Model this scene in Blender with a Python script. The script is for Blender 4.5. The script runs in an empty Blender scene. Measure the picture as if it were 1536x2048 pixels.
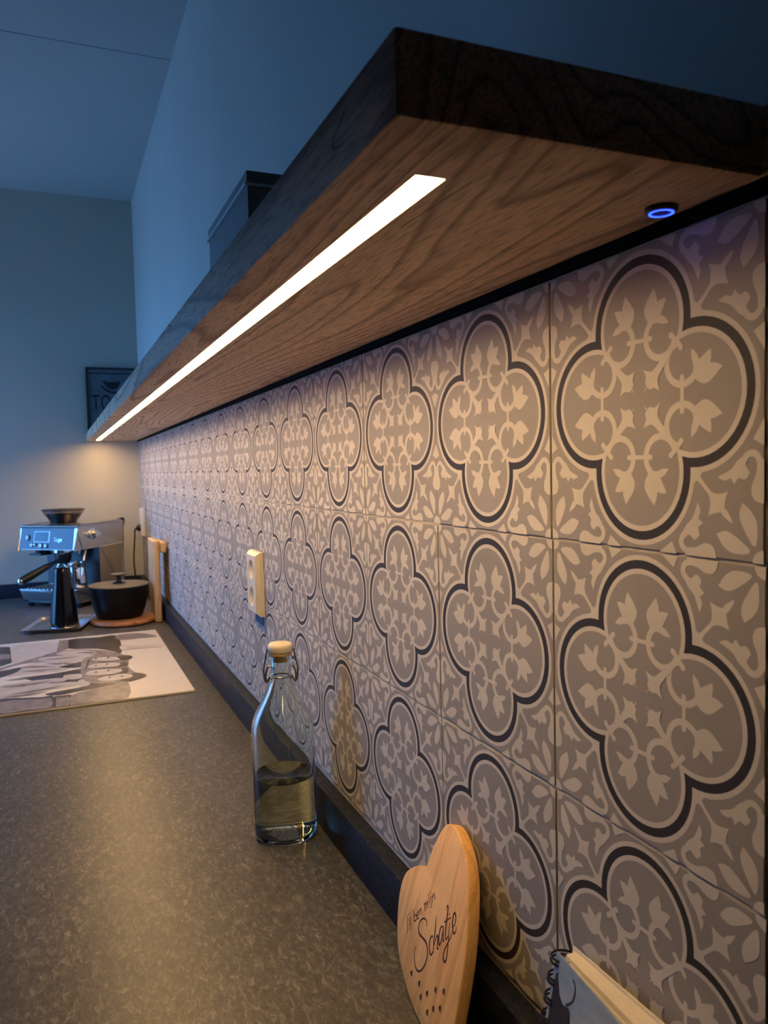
import bpy, bmesh, math, random
from mathutils import Vector, Matrix
from mathutils.geometry import tessellate_polygon

random.seed(7)
scene = bpy.context.scene
COL = scene.collection

# ------------------------------------------------------------------ camera
CAM = Vector((-0.3621, -0.3151, 1.4515))
yaw, pit, rol = 0.398027, -0.056916, -0.022491
fw = Vector((math.sin(yaw) * math.cos(pit), math.cos(yaw) * math.cos(pit), math.sin(pit)))
rt = Vector((math.cos(yaw), -math.sin(yaw), 0))
up = rt.cross(fw)
r2 = rt * math.cos(rol) + up * math.sin(rol)
u2 = -rt * math.sin(rol) + up * math.cos(rol)
cam_data = bpy.data.cameras.new('camera')
cam = bpy.data.objects.new('camera', cam_data)
COL.objects.link(cam)
cam.matrix_world = Matrix(((r2.x, u2.x, -fw.x, CAM.x), (r2.y, u2.y, -fw.y, CAM.y), (r2.z, u2.z, -fw.z, CAM.z), (0, 0, 0, 1)))
cam_data.sensor_fit = 'VERTICAL'
cam_data.sensor_height = 36.0
cam_data.lens = 1560.17 / 2048 * 36.0
cam_data.clip_start = 0.02
cam_data.dof.use_dof = True
cam_data.dof.focus_distance = 0.85
cam_data.dof.aperture_fstop = 14.0
scene.camera = cam

# ------------------------------------------------------------------ dusk sky, exposure
world = bpy.data.worlds.new('dusk_sky')
scene.world = world
world.use_nodes = True
bg = world.node_tree.nodes['Background']
wn = world.node_tree
wtc = wn.nodes.new('ShaderNodeTexCoord')
wsp = wn.nodes.new('ShaderNodeSeparateXYZ')
wrp = wn.nodes.new('ShaderNodeValToRGB')      # blue dusk sky above, dim ground below the horizon
wrp.color_ramp.elements[0].position, wrp.color_ramp.elements[0].color = 0.47, (0.048, 0.138, 0.33, 1)
wrp.color_ramp.elements[1].position, wrp.color_ramp.elements[1].color = 0.54, (0.115, 0.385, 1.0, 1)
wmr = wn.nodes.new('ShaderNodeMapRange')
wmr.inputs['From Min'].default_value = -1.0
wn.links.new(wtc.outputs['Generated'], wsp.inputs[0])
wn.links.new(wsp.outputs['Z'], wmr.inputs['Value'])
wn.links.new(wmr.outputs[0], wrp.inputs['Fac'])
wn.links.new(wrp.outputs['Color'], bg.inputs['Color'])
bg.inputs['Strength'].default_value = 12.5
LED_STRENGTH = 70.0
LED_COLOR = (1.0, 0.625, 0.258)

vs = scene.view_settings
vs.view_transform = 'Standard'
vs.look = 'None'
vs.gamma = 1.0
vs.use_curve_mapping = False
vs.exposure = 0.0
scene.cycles.max_bounces = 10
scene.cycles.diffuse_bounces = 4
scene.cycles.glossy_bounces = 4
scene.cycles.transmission_bounces = 9
scene.display_settings.display_device = 'sRGB'

# window opening in the left wall (x = XL): the daylight comes through it
XL, YF, YB, ZC = -2.0, 3.434, -2.6, 2.677
WY0, WY1, WZ0, WZ1 = 2.30, 3.39, 0.12, 2.35
pl = bpy.data.lights.new('window_portal', 'AREA')
pl.shape = 'RECTANGLE'
pl.size = WY1 - WY0
pl.size_y = WZ1 - WZ0
pl.cycles.is_portal = True
po = bpy.data.objects.new('window_portal', pl)
COL.objects.link(po)
po.matrix_world = Matrix(((0, 0, -1, XL - 0.02), (1, 0, 0, (WY0 + WY1) / 2), (0, -1, 0, (WZ0 + WZ1) / 2), (0, 0, 0, 1)))

# ------------------------------------------------------------------ material helpers
MATS = {}


def new_mat(name):
    m = bpy.data.materials.new(name)
    m.use_nodes = True
    nt = m.node_tree
    b = nt.nodes['Principled BSDF']
    MATS[name] = m
    return m, nt, b


def N(nt, typ, **kw):
    n = nt.nodes.new(typ)
    for k, v in kw.items():
        if k in n.inputs:
            n.inputs[k].default_value = v
        else:
            setattr(n, k, v)
    return n


def plain(name, col, rough=0.5, metal=0.0, spec=0.5, var=0.0, scale=20.0, bump=0.0, bscale=200.0, aniso=None):
    m, nt, b = new_mat(name)
    b.inputs['Roughness'].default_value = rough
    b.inputs['Metallic'].default_value = metal
    b.inputs['Specular IOR Level'].default_value = spec
    b.inputs['Base Color'].default_value = (*col, 1)
    tc = N(nt, 'ShaderNodeTexCoord')
    if var > 0:
        no = N(nt, 'ShaderNodeTexNoise', Scale=scale, Detail=4.0)
        mp = N(nt, 'ShaderNodeMapping')
        if aniso:
            mp.inputs['Scale'].default_value = aniso
        nt.links.new(tc.outputs['Object'], mp.inputs['Vector'])
        nt.links.new(mp.outputs['Vector'], no.inputs['Vector'])
        rp = N(nt, 'ShaderNodeValToRGB')
        rp.color_ramp.elements[0].position = 0.3
        rp.color_ramp.elements[1].position = 0.7
        rp.color_ramp.elements[0].color = (*[c * (1 - var) for c in col], 1)
        rp.color_ramp.elements[1].color = (*[min(1, c * (1 + var)) for c in col], 1)
        nt.links.new(no.outputs['Fac'], rp.inputs['Fac'])
        nt.links.new(rp.outputs['Color'], b.inputs['Base Color'])
    if bump > 0:
        n2 = N(nt, 'ShaderNodeTexNoise', Scale=bscale, Detail=3.0)
        nt.links.new(tc.outputs['Object'], n2.inputs['Vector'])
        bp = N(nt, 'ShaderNodeBump', Strength=bump, Distance=0.002)
        nt.links.new(n2.outputs['Fac'], bp.inputs['Height'])
        nt.links.new(bp.outputs['Normal'], b.inputs['Normal'])
    return m


def wood(name, light, dark, scale=(1, 0.1, 1), rings=14.0, nscale=5.0, rough=0.55, pores=0.35, seed=0.0, crack=False):
    """contour grain: noise stretched along the boards, cut into growth rings, plus fine pores"""
    m, nt, b = new_mat(name)
    L = nt.links.new
    tc = N(nt, 'ShaderNodeTexCoord')
    mp = N(nt, 'ShaderNodeMapping')
    mp.inputs['Scale'].default_value = scale
    mp.inputs['Location'].default_value = (seed, seed * 1.7, seed * 0.3)
    L(tc.outputs['Object'], mp.inputs['Vector'])
    n1 = N(nt, 'ShaderNodeTexNoise', Scale=nscale, Detail=1.6, Roughness=0.45, Distortion=0.25)
    L(mp.outputs['Vector'], n1.inputs['Vector'])
    mu = N(nt, 'ShaderNodeMath', operation='MULTIPLY')
    mu.inputs[1].default_value = rings
    L(n1.outputs['Fac'], mu.inputs[0])
    n3 = N(nt, 'ShaderNodeTexNoise', Scale=nscale * 9, Detail=2.0)
    L(mp.outputs['Vector'], n3.inputs['Vector'])
    ad = N(nt, 'ShaderNodeMath', operation='MULTIPLY_ADD')
    ad.inputs[1].default_value = 0.5
    L(n3.outputs['Fac'], ad.inputs[0])
    L(mu.outputs[0], ad.inputs[2])
    fr = N(nt, 'ShaderNodeMath', operation='FRACT')
    L(ad.outputs[0], fr.inputs[0])
    rp = N(nt, 'ShaderNodeValToRGB')
    e = rp.color_ramp.elements
    e[0].position, e[0].color = 0.0, (*light, 1)
    e[1].position, e[1].color = 1.0, (*[l * 0.9 for l in light], 1)
    k = e.new(0.62); k.color = (*[l * 0.82 + d * 0.18 for l, d in zip(light, dark)], 1)
    k = e.new(0.86); k.color = (*dark, 1)
    L(fr.outputs[0], rp.inputs['Fac'])
    # pores: very fine streaks
    mp2 = N(nt, 'ShaderNodeMapping')
    mp2.inputs['Scale'].default_value = tuple(60.0 if s == max(scale) else 60.0 * max(s, 0.03) * 0.8 for s in scale)
    L(tc.outputs['Object'], mp2.inputs['Vector'])
    n2 = N(nt, 'ShaderNodeTexNoise', Scale=9.0, Detail=2.0)
    L(mp2.outputs['Vector'], n2.inputs['Vector'])
    r2_ = N(nt, 'ShaderNodeValToRGB')
    r2_.color_ramp.elements[0].position, r2_.color_ramp.elements[0].color = 0.36, (1 - pores, 1 - pores, 1 - pores, 1)
    r2_.color_ramp.elements[1].position, r2_.color_ramp.elements[1].color = 0.52, (1, 1, 1, 1)
    L(n2.outputs['Fac'], r2_.inputs['Fac'])
    mx = N(nt, 'ShaderNodeMix', data_type='RGBA', blend_type='MULTIPLY')
    mx.inputs['Factor'].default_value = 1.0
    L(rp.outputs['Color'], mx.inputs[6]); L(r2_.outputs['Color'], mx.inputs[7])
    out = mx.outputs[2]
    if crack:   # a few black drying cracks along the grain
        mp3 = N(nt, 'ShaderNodeMapping')
        mp3.inputs['Scale'].default_value = (1, 0.16, 1)
        mp3.inputs['Location'].default_value = (3.1, 0.4, 0)
        L(tc.outputs['Object'], mp3.inputs['Vector'])
        n4 = N(nt, 'ShaderNodeTexNoise', Scale=11.0, Detail=2.0, Distortion=0.6)
        L(mp3.outputs['Vector'], n4.inputs['Vector'])
        sb = N(nt, 'ShaderNodeMath', operation='SUBTRACT'); sb.inputs[1].default_value = 0.5
        L(n4.outputs['Fac'], sb.inputs[0])
        ab = N(nt, 'ShaderNodeMath', operation='ABSOLUTE'); L(sb.outputs[0], ab.inputs[0])
        lt = N(nt, 'ShaderNodeMath', operation='LESS_THAN'); lt.inputs[1].default_value = 0.0022
        L(ab.outputs[0], lt.inputs[0])
        n5 = N(nt, 'ShaderNodeTexNoise', Scale=4.2, Detail=1.0)
        L(tc.outputs['Object'], n5.inputs['Vector'])
        gt = N(nt, 'ShaderNodeMath', operation='GREATER_THAN'); gt.inputs[1].default_value = 0.6
        L(n5.outputs['Fac'], gt.inputs[0])
        an = N(nt, 'ShaderNodeMath', operation='MULTIPLY'); L(lt.outputs[0], an.inputs[0]); L(gt.outputs[0], an.inputs[1])
        mx2 = N(nt, 'ShaderNodeMix', data_type='RGBA', blend_type='MIX')
        L(an.outputs[0], mx2.inputs['Factor']); L(out, mx2.inputs[6])
        mx2.inputs[7].default_value = (0.02, 0.012, 0.008, 1)
        out = mx2.outputs[2]
    L(out, b.inputs['Base Color'])
    b.inputs['Roughness'].default_value = rough
    bp = N(nt, 'ShaderNodeBump', Strength=0.25, Distance=0.0008)
    L(r2_.outputs['Color'], bp.inputs['Height'])
    L(bp.outputs['Normal'], b.inputs['Normal'])
    return m


def tile_mat(name, col):
    """matt cement tile colour, a little cloudy, slightly different from tile to tile"""
    m, nt, b = new_mat(name)
    L = nt.links.new
    tc = N(nt, 'ShaderNodeTexCoord')
    oi = N(nt, 'ShaderNodeObjectInfo')
    va = N(nt, 'ShaderNodeVectorMath', operation='ADD')
    L(tc.outputs['Object'], va.inputs[0]); L(oi.outputs['Location'], va.inputs[1])
    no = N(nt, 'ShaderNodeTexNoise', Scale=14.0, Detail=5.0, Roughness=0.6)
    L(va.outputs[0], no.inputs['Vector'])
    ma = N(nt, 'ShaderNodeMapRange')
    ma.inputs['To Min'].default_value = 0.86; ma.inputs['To Max'].default_value = 1.14
    L(no.outputs['Fac'], ma.inputs['Value'])
    mr = N(nt, 'ShaderNodeMapRange')
    mr.inputs['To Min'].default_value = 0.95; mr.inputs['To Max'].default_value = 1.04
    L(oi.outputs['Random'], mr.inputs['Value'])
    mm = N(nt, 'ShaderNodeMath', operation='MULTIPLY')
    L(ma.outputs[0], mm.inputs[0]); L(mr.outputs[0], mm.inputs[1])
    sc = N(nt, 'ShaderNodeVectorMath', operation='SCALE')
    sc.inputs[0].default_value = col
    L(mm.outputs[0], sc.inputs['Scale'])
    L(sc.outputs[0], b.inputs['Base Color'])
    b.inputs['Roughness'].default_value = 0.62
    b.inputs['Specular IOR Level'].default_value = 0.3
    return m


def laminate(name, base, spot, rough, spec=0.5):
    """dark stone-look worktop: cloudy base with short pale flecks"""
    m, nt, b = new_mat(name)
    L = nt.links.new
    tc = N(nt, 'ShaderNodeTexCoord')
    n1 = N(nt, 'ShaderNodeTexNoise', Scale=9.0, Detail=3.0)
    L(tc.outputs['Object'], n1.inputs['Vector'])
    n2 = N(nt, 'ShaderNodeTexNoise', Scale=170.0, Detail=5.0, Roughness=0.72, Distortion=0.8)
    mp = N(nt, 'ShaderNodeMapping'); mp.inputs['Scale'].default_value = (1, 0.45, 1)
    L(tc.outputs['Object'], mp.inputs['Vector']); L(mp.outputs['Vector'], n2.inputs['Vector'])
    r = N(nt, 'ShaderNodeValToRGB')
    e = r.color_ramp.elements
    e[0].position, e[0].color = 0.36, (*[c * 0.55 for c in base], 1)
    e[1].position, e[1].color = 0.70, (*spot, 1)
    k = e.new(0.53); k.color = (*base, 1)
    L(n2.outputs['Fac'], r.inputs['Fac'])
    mr = N(nt, 'ShaderNodeMapRange'); mr.inputs['To Min'].default_value = 0.75; mr.inputs['To Max'].default_value = 1.25
    L(n1.outputs['Fac'], mr.inputs['Value'])
    sc = N(nt, 'ShaderNodeVectorMath', operation='SCALE')
    L(r.outputs['Color'], sc.inputs[0]); L(mr.outputs[0], sc.inputs['Scale'])
    L(sc.outputs[0], b.inputs['Base Color'])
    b.inputs['Roughness'].default_value = rough
    b.inputs['Specular IOR Level'].default_value = spec
    bp = N(nt, 'ShaderNodeBump', Strength=0.35, Distance=0.0006)
    L(n2.outputs['Fac'], bp.inputs['Height']); L(bp.outputs['Normal'], b.inputs['Normal'])
    return m


def emission(name, col, strength):
    m = bpy.data.materials.new(name)
    m.use_nodes = True
    nt = m.node_tree
    nt.nodes.clear()
    o = nt.nodes.new('ShaderNodeOutputMaterial')
    e = nt.nodes.new('ShaderNodeEmission')
    e.inputs['Color'].default_value = (*col, 1)
    e.inputs['Strength'].default_value = strength
    nt.links.new(e.outputs[0], o.inputs[0])
    MATS[name] = m
    return m


def glassy(name, col, ior, rough=0.0):
    m, nt, b = new_mat(name)
    b.inputs['Base Color'].default_value = (*col, 1)
    b.inputs['Transmission Weight'].default_value = 1.0
    b.inputs['IOR'].default_value = ior
    b.inputs['Roughness'].default_value = rough
    return m


plain('plaster', (0.66, 0.63, 0.57), 0.85, spec=0.2, var=0.03, scale=3, bump=0.12, bscale=260)
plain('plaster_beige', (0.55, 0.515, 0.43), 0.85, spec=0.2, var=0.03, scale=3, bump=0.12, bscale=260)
plain('dark_paint', (0.20, 0.19, 0.18), 0.8, spec=0.2, var=0.05, scale=3)
plain('ceiling_white', (0.52, 0.52, 0.50), 0.85, spec=0.2, var=0.02, scale=3)
plain('floor_grey', (0.07, 0.055, 0.045), 0.6, var=0.2, scale=6)
plain('grout', (0.55, 0.50, 0.42), 0.9, var=0.15, scale=60)
tile_mat('tile_grey', (0.36, 0.335, 0.315))
tile_mat('tile_cream', (0.70, 0.655, 0.58))
tile_mat('tile_black', (0.040, 0.036, 0.036))
wood('oak', (0.90, 0.61, 0.38), (0.42, 0.24, 0.13), scale=(1, 0.085, 1), rings=27, nscale=6.2, rough=0.6, pores=0.4, crack=True)
wood('beech', (0.98, 0.58, 0.21), (0.84, 0.43, 0.12), scale=(1, 0.06, 1), rings=9, nscale=14, rough=0.6, pores=0.14)
wood('board_wood', (0.72, 0.50, 0.28), (0.52, 0.32, 0.15), scale=(1, 1, 0.08), rings=8, nscale=16, rough=0.5, pores=0.2, seed=2.0)
wood('acacia', (0.55, 0.26, 0.11), (0.33, 0.13, 0.05), scale=(0.12, 1, 1), rings=7, nscale=10, rough=0.45, pores=0.2, seed=4.0)
laminate('worktop', (0.100, 0.096, 0.090), (0.27, 0.255, 0.23), 0.40)
laminate('upstand', (0.020, 0.025, 0.038), (0.055, 0.062, 0.08), 0.5, 0.15)
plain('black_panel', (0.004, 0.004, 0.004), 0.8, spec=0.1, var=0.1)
plain('cabinet_white', (0.55, 0.54, 0.52), 0.5, var=0.02)
plain('aluminium', (0.75, 0.73, 0.70), 0.35, metal=1.0, var=0.05)
plain('steel', (0.62, 0.60, 0.58), 0.28, metal=1.0, var=0.06, scale=8, aniso=(1, 1, 30))
plain('chrome', (0.85, 0.85, 0.86), 0.08, metal=1.0, var=0.02)
plain('wire', (0.42, 0.41, 0.40), 0.25, metal=1.0, var=0.05)
plain('black_plastic', (0.012, 0.012, 0.013), 0.35, var=0.1)
plain('black_gloss', (0.006, 0.006, 0.007), 0.12, var=0.1)
plain('black_enamel', (0.006, 0.006, 0.0065), 0.45, spec=0.2, var=0.1)
plain('panel_metal', (0.085, 0.083, 0.085), 0.38, metal=1.0, var=0.05)
plain('fascia_metal', (0.30, 0.29, 0.29), 0.4, metal=1.0, var=0.05)
plain('dark_wire', (0.06, 0.05, 0.05), 0.3, metal=1.0, var=0.05)
plain('lid_grey', (0.12, 0.105, 0.095), 0.55, var=0.06)
plain('socket_white', (0.80, 0.76, 0.68), 0.35, var=0.02)
plain('socket_hole', (0.05, 0.05, 0.05), 0.5, var=0.05)
plain('ceramic', (0.78, 0.72, 0.62), 0.3, var=0.03)
plain('rubber', (0.52, 0.36, 0.16), 0.6, var=0.1)
plain('tape_blue', (0.018, 0.06, 0.13), 0.6, var=0.15)
plain('engraving', (0.07, 0.016, 0.008), 0.8, var=0.2, scale=300)
plain('paper', (0.80, 0.74, 0.66), 0.8, var=0.05, scale=40)
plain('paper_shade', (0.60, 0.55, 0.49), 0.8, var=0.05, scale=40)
plain('print_white', (0.80, 0.745, 0.70), 0.30, var=0.02)
plain('print_light', (0.55, 0.52, 0.53), 0.30, var=0.10, scale=30)
plain('print_mid', (0.25, 0.22, 0.22), 0.30, var=0.35, scale=60)
plain('print_dark', (0.055, 0.043, 0.046), 0.30, var=0.45, scale=60)
plain('print_pale', (0.62, 0.56, 0.52), 0.30, var=0.2, scale=40)
plain('box_grey', (0.30, 0.27, 0.24), 0.6, var=0.03)
plain('box_rim_highlight', (0.88, 0.88, 0.88), 0.35, var=0.02)
plain('sign_face', (0.13, 0.14, 0.155), 0.6, var=0.2, scale=30)
plain('sign_frame', (0.030, 0.022, 0.020), 0.6, var=0.4, scale=40)
plain('sign_print', (0.012, 0.012, 0.013), 0.7, var=0.1)
plain('display', (0.035, 0.07, 0.10), 0.15, var=0.05)
plain('beans', (0.05, 0.022, 0.012), 0.4, var=0.5, scale=60)
glassy('bottle_glass', (0.93, 0.97, 0.93), 1.48)
glassy('water', (0.96, 0.95, 0.72), 1.33)
glassy('smoky_plastic', (0.55, 0.50, 0.48), 1.40, 0.05)
emission('led_light', LED_COLOR, LED_STRENGTH)
emission('switch_light', (0.02, 0.05, 1.0), 6.0)

# blue painted cover of the notebook: sky over pale water
m, nt, b = new_mat('cover_blue')
tc = N(nt, 'ShaderNodeTexCoord')
mp = N(nt, 'ShaderNodeMapping'); mp.inputs['Scale'].default_value = (4, 4, 14)
no = N(nt, 'ShaderNodeTexNoise', Scale=2.0, Detail=4.0, Distortion=0.5)
nt.links.new(tc.outputs['Object'], mp.inputs['Vector']); nt.links.new(mp.outputs['Vector'], no.inputs['Vector'])
rp = N(nt, 'ShaderNodeValToRGB')
e = rp.color_ramp.elements
e[0].position, e[0].color = 0.32, (0.16, 0.26, 0.42, 1)
e[1].position, e[1].color = 0.72, (0.55, 0.60, 0.64, 1)
k = e.new(0.5); k.color = (0.28, 0.38, 0.55, 1)
nt.links.new(no.outputs['Fac'], rp.inputs['Fac']); nt.links.new(rp.outputs['Color'], b.inputs['Base Color'])
b.inputs['Roughness'].default_value = 0.35

# thin window glass that lets the daylight through
m = bpy.data.materials.new('window_glass'); m.use_nodes = True; MATS['window_glass'] = m
nt = m.node_tree; nt.nodes.clear()
o = nt.nodes.new('ShaderNodeOutputMaterial'); mixs = nt.nodes.new('ShaderNodeMixShader')
t = nt.nodes.new('ShaderNodeBsdfTransparent'); g = nt.nodes.new('ShaderNodeBsdfGlossy'); g.inputs['Roughness'].default_value = 0.02
mixs.inputs[0].default_value = 0.06
nt.links.new(t.outputs[0], mixs.inputs[1]); nt.links.new(g.outputs[0], mixs.inputs[2]); nt.links.new(mixs.outputs[0], o.inputs[0])

# ------------------------------------------------------------------ mesh helpers


def link_mesh(name, me, parent=None, loc=None):
    ob = bpy.data.objects.new(name, me)
    COL.objects.link(ob)
    if parent is not None:
        ob.parent = parent
    if loc is not None:
        ob.location = loc
    return ob


def finish(bm, name, mats, parent=None, smooth=None, loc=None):
    me = bpy.data.meshes.new(name)
    bmesh.ops.recalc_face_normals(bm, faces=bm.faces) if smooth != 'keep' else None
    bm.to_mesh(me)
    bm.free()
    for mt in (mats if isinstance(mats, (list, tuple)) else [mats]):
        me.materials.append(MATS[mt])
    if smooth and smooth != 'keep':
        me.shade_smooth()
        me.set_sharp_from_angle(angle=smooth)
    return link_mesh(name, me, parent, loc)


def box(bm, x0, x1, y0, y1, z0, z1, bev=0.0, seg=2, mat=None, mi=0):
    if mat is None:
        mat = Matrix.Identity(4)
    vs_ = [bm.verts.new(mat @ Vector(p)) for p in ((x0, y0, z0), (x1, y0, z0), (x1, y1, z0), (x0, y1, z0), (x0, y0, z1), (x1, y0, z1), (x1, y1, z1), (x0, y1, z1))]
    fs = [bm.faces.new([vs_[i] for i in q]) for q in ((0, 3, 2, 1), (4, 5, 6, 7), (0, 1, 5, 4), (1, 2, 6, 5), (2, 3, 7, 6), (3, 0, 4, 7))]
    for f_ in fs:
        f_.material_index = mi
    if bev > 0:
        es = list({e_ for f_ in fs for e_ in f_.edges})
        bmesh.ops.bevel(bm, geom=es, offset=bev, segments=seg, profile=0.6, affect='EDGES')


def boxobj(name, dims, mat, parent=None, bev=0.0, loc=None, seg=2):
    bm = bmesh.new()
    box(bm, *dims, bev=bev, seg=seg)
    return finish(bm, name, mat, parent, smooth=0.6 if bev else None, loc=loc)


def lathe(bm, prof, seg=48, center=(0, 0, 0), axis=None, mi=0):
    M = Matrix.Translation(Vector(center))
    if axis is not None:
        M = M @ Vector((0, 0, 1)).rotation_difference(Vector(axis).normalized()).to_matrix().to_4x4()
    rings = []
    for r, z in prof:
        if r < 1e-6:
            rings.append([bm.verts.new(M @ Vector((0, 0, z)))])
        else:
            rings.append([bm.verts.new(M @ Vector((r * math.cos(2 * math.pi * i / seg), r * math.sin(2 * math.pi * i / seg), z))) for i in range(seg)])
    for a, c in zip(rings[:-1], rings[1:]):
        for i in range(seg):
            j = (i + 1) % seg
            if len(a) == 1 and len(c) == 1:
                continue
            if len(a) == 1:
                f_ = bm.faces.new((a[0], c[j], c[i]))
            elif len(c) == 1:
                f_ = bm.faces.new((a[i], a[j], c[0]))
            else:
                f_ = bm.faces.new((a[i], a[j], c[j], c[i]))
            f_.material_index = mi


def tube(bm, pts, r, seg=10, closed=False, mi=0):
    pts = [Vector(p) for p in pts]
    n = len(pts)
    rings = []
    prev = None
    for i, p in enumerate(pts):
        a = pts[i - 1] if (i > 0 or closed) else p
        c = pts[(i + 1) % n] if (i < n - 1 or closed) else p
        t_ = (c - a).normalized()
        if prev is None:
            ref = Vector((0, 0, 1)) if abs(t_.z) < 0.9 else Vector((1, 0, 0))
            u = t_.cross(ref).normalized()
        else:
            u = (prev - t_ * prev.dot(t_)).normalized()
        prev = u
        w = t_.cross(u)
        rr = r[i] if isinstance(r, (list, tuple)) else r
        rings.append([bm.verts.new(p + (u * math.cos(2 * math.pi * k / seg) + w * math.sin(2 * math.pi * k / seg)) * rr) for k in range(seg)])
    m_ = n if closed else n - 1
    for i in range(m_):
        a, c = rings[i], rings[(i + 1) % n]
        for k in range(seg):
            j = (k + 1) % seg
            f_ = bm.faces.new((a[k], a[j], c[j], c[k]))
            f_.material_index = mi
    if not closed:
        bm.faces.new(rings[0][::-1]).material_index = mi
        bm.faces.new(rings[-1]).material_index = mi


def catmull(P, n=4, closed=True):
    P = [Vector((p[0], p[1], 0)) if len(p) == 2 else Vector(p) for p in P]
    out = []
    k = len(P)
    rng = range(k) if closed else range(k - 1)
    for i in rng:
        if closed:
            a, b_, c, d = P[i - 1], P[i], P[(i + 1) % k], P[(i + 2) % k]
        else:
            b_, c = P[i], P[i + 1]
            a = P[i - 1] if i > 0 else 2 * b_ - c
            d = P[i + 2] if i + 2 < k else 2 * c - b_
        for s in range(n):
            t_ = s / n
            out.append(0.5 * (2 * b_ + (c - a) * t_ + (2 * a - 5 * b_ + 4 * c - d) * t_ * t_ + (3 * b_ - a - 3 * c + d) * t_ ** 3))
    if not closed:
        out.append(P[-1])
    return out


def smooth_outline(P, n=4):
    """closed outline; points given as (x, y, 'c') stay sharp corners"""
    k = len(P)
    sharp = [i for i, p in enumerate(P) if len(p) == 3 and p[2] == 'c']
    Q = [(p[0], p[1]) for p in P]
    if not sharp:
        return [(v.x, v.y) for v in catmull(Q, n)]
    out = []
    for a, s in enumerate(sharp):
        e_ = sharp[(a + 1) % len(sharp)]
        idx = [s]
        i = s
        while True:
            i = (i + 1) % k
            idx.append(i)
            if i == e_:
                break
        seg = catmull([Q[i] for i in idx], n, closed=False)
        out += [(v.x, v.y) for v in seg[:-1]]
    return out


def fill(bm, pts, to3, mi=0):
    """tessellated flat polygon"""
    tri = tessellate_polygon([[Vector((p[0], p[1], 0)) for p in pts]])
    V = [bm.verts.new(to3(p[0], p[1])) for p in pts]
    for t_ in tri:
        try:
            bm.faces.new([V[i] for i in t_]).material_index = mi
        except ValueError:
            pass


def ribbon(bm, pts, w, to3, mi=0):
    """flat stroke of width w (a number or one per point) with rounded-off ends"""
    P = [Vector((p[0], p[1])) for p in pts]
    n = len(P)
    Lft, Rgt = [], []
    for i in range(n):
        a, c = P[max(i - 1, 0)], P[min(i + 1, n - 1)]
        t_ = (c - a).normalized() if (c - a).length > 1e-9 else Vector((1, 0))
        nn = Vector((-t_.y, t_.x))
        ww = (w[i] if isinstance(w, (list, tuple)) else w) / 2
        Lft.append(P[i] + nn * ww)
        Rgt.append(P[i] - nn * ww)
    def cap(p, t_, ww):
        nn = Vector((-t_.y, t_.x))
        return [p + nn * ww * math.cos(an) + t_ * ww * math.sin(an) for an in [math.pi * q / 6 for q in range(1, 6)]]
    w0 = (w[0] if isinstance(w, (list, tuple)) else w) / 2
    w1 = (w[-1] if isinstance(w, (list, tuple)) else w) / 2
    end = cap(P[-1], (P[-1] - P[-2]).normalized(), w1)
    start = cap(P[0], (P[0] - P[1]).normalized(), w0)
    V = [(bm.verts.new(to3(l.x, l.y)), bm.verts.new(to3(r_.x, r_.y))) for l, r_ in zip(Lft, Rgt)]
    for (a, b_), (c, d) in zip(V[:-1], V[1:]):
        bm.faces.new((a, b_, d, c)).material_index = mi
    ev = [V[-1][0]] + [bm.verts.new(to3(p.x, p.y)) for p in end] + [V[-1][1]]
    bm.faces.new(ev).material_index = mi
    sv = [V[0][1]] + [bm.verts.new(to3(p.x, p.y)) for p in start] + [V[0][0]]
    bm.faces.new(sv).material_index = mi


def prism(bm, pts, to3a, to3b, mi=0, mi_side=None):
    """solid from a flat outline: to3a places the front face, to3b the back face"""
    n = len(pts)
    tri = tessellate_polygon([[Vector((p[0], p[1], 0)) for p in pts]])
    A = [bm.verts.new(to3a(*p)) for p in pts]
    B = [bm.verts.new(to3b(*p)) for p in pts]
    for t_ in tri:
        bm.faces.new([A[i] for i in t_]).material_index = mi
        bm.faces.new([B[i] for i in t_][::-1]).material_index = mi
    for i in range(n):
        j = (i + 1) % n
        bm.faces.new((A[i], A[j], B[j], B[i])).material_index = mi if mi_side is None else mi_side


def empty(name, loc=(0, 0, 0), rz=0.0):
    o_ = bpy.data.objects.new(name, None)
    COL.objects.link(o_)
    o_.location = loc
    o_.rotation_euler = (0, 0, rz)
    o_.empty_display_size = 0.05
    return o_


def tag(o_, label=None, cat=None, group=None, kind=None):
    if label:
        o_['label'] = label
    if cat:
        o_['category'] = cat
    if group:
        o_['group'] = group
    if kind:
        o_['kind'] = kind
    return o_


def text_mesh(bm, body, size, to3, mi=0, shear=0.0, align='LEFT'):
    cu = bpy.data.curves.new('lettering_curve', 'FONT')
    cu.body = body
    cu.size = size
    cu.shear = shear
    cu.align_x = align
    cu.resolution_u = 3
    ob = bpy.data.objects.new('lettering_curve', cu)
    COL.objects.link(ob)
    dg = bpy.context.evaluated_depsgraph_get()
    me = bpy.data.meshes.new_from_object(ob.evaluated_get(dg))
    V = [bm.verts.new(to3(v.co.x, v.co.y)) for v in me.vertices]
    for p in me.polygons:
        try:
            bm.faces.new([V[i] for i in p.vertices]).material_index = mi
        except ValueError:
            pass
    bpy.data.objects.remove(ob)
    bpy.data.curves.remove(cu)
    bpy.data.meshes.remove(me)

# ================================================================== the setting
CT = 0.92            # worktop height
PITCH = 0.202        # tile pitch
ZJ1 = 1.392          # joint between the upper two tile rows
SH0, SH1 = 1.599, 1.636   # shelf underside / top

bm = bmesh.new(); box(bm, XL - 0.1, 0.12, YB - 0.1, YF + 0.1, -0.1, 0.0)
tag(finish(bm, 'floor', 'floor_grey'), 'dark grey kitchen floor below the worktop', kind='structure')

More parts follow.
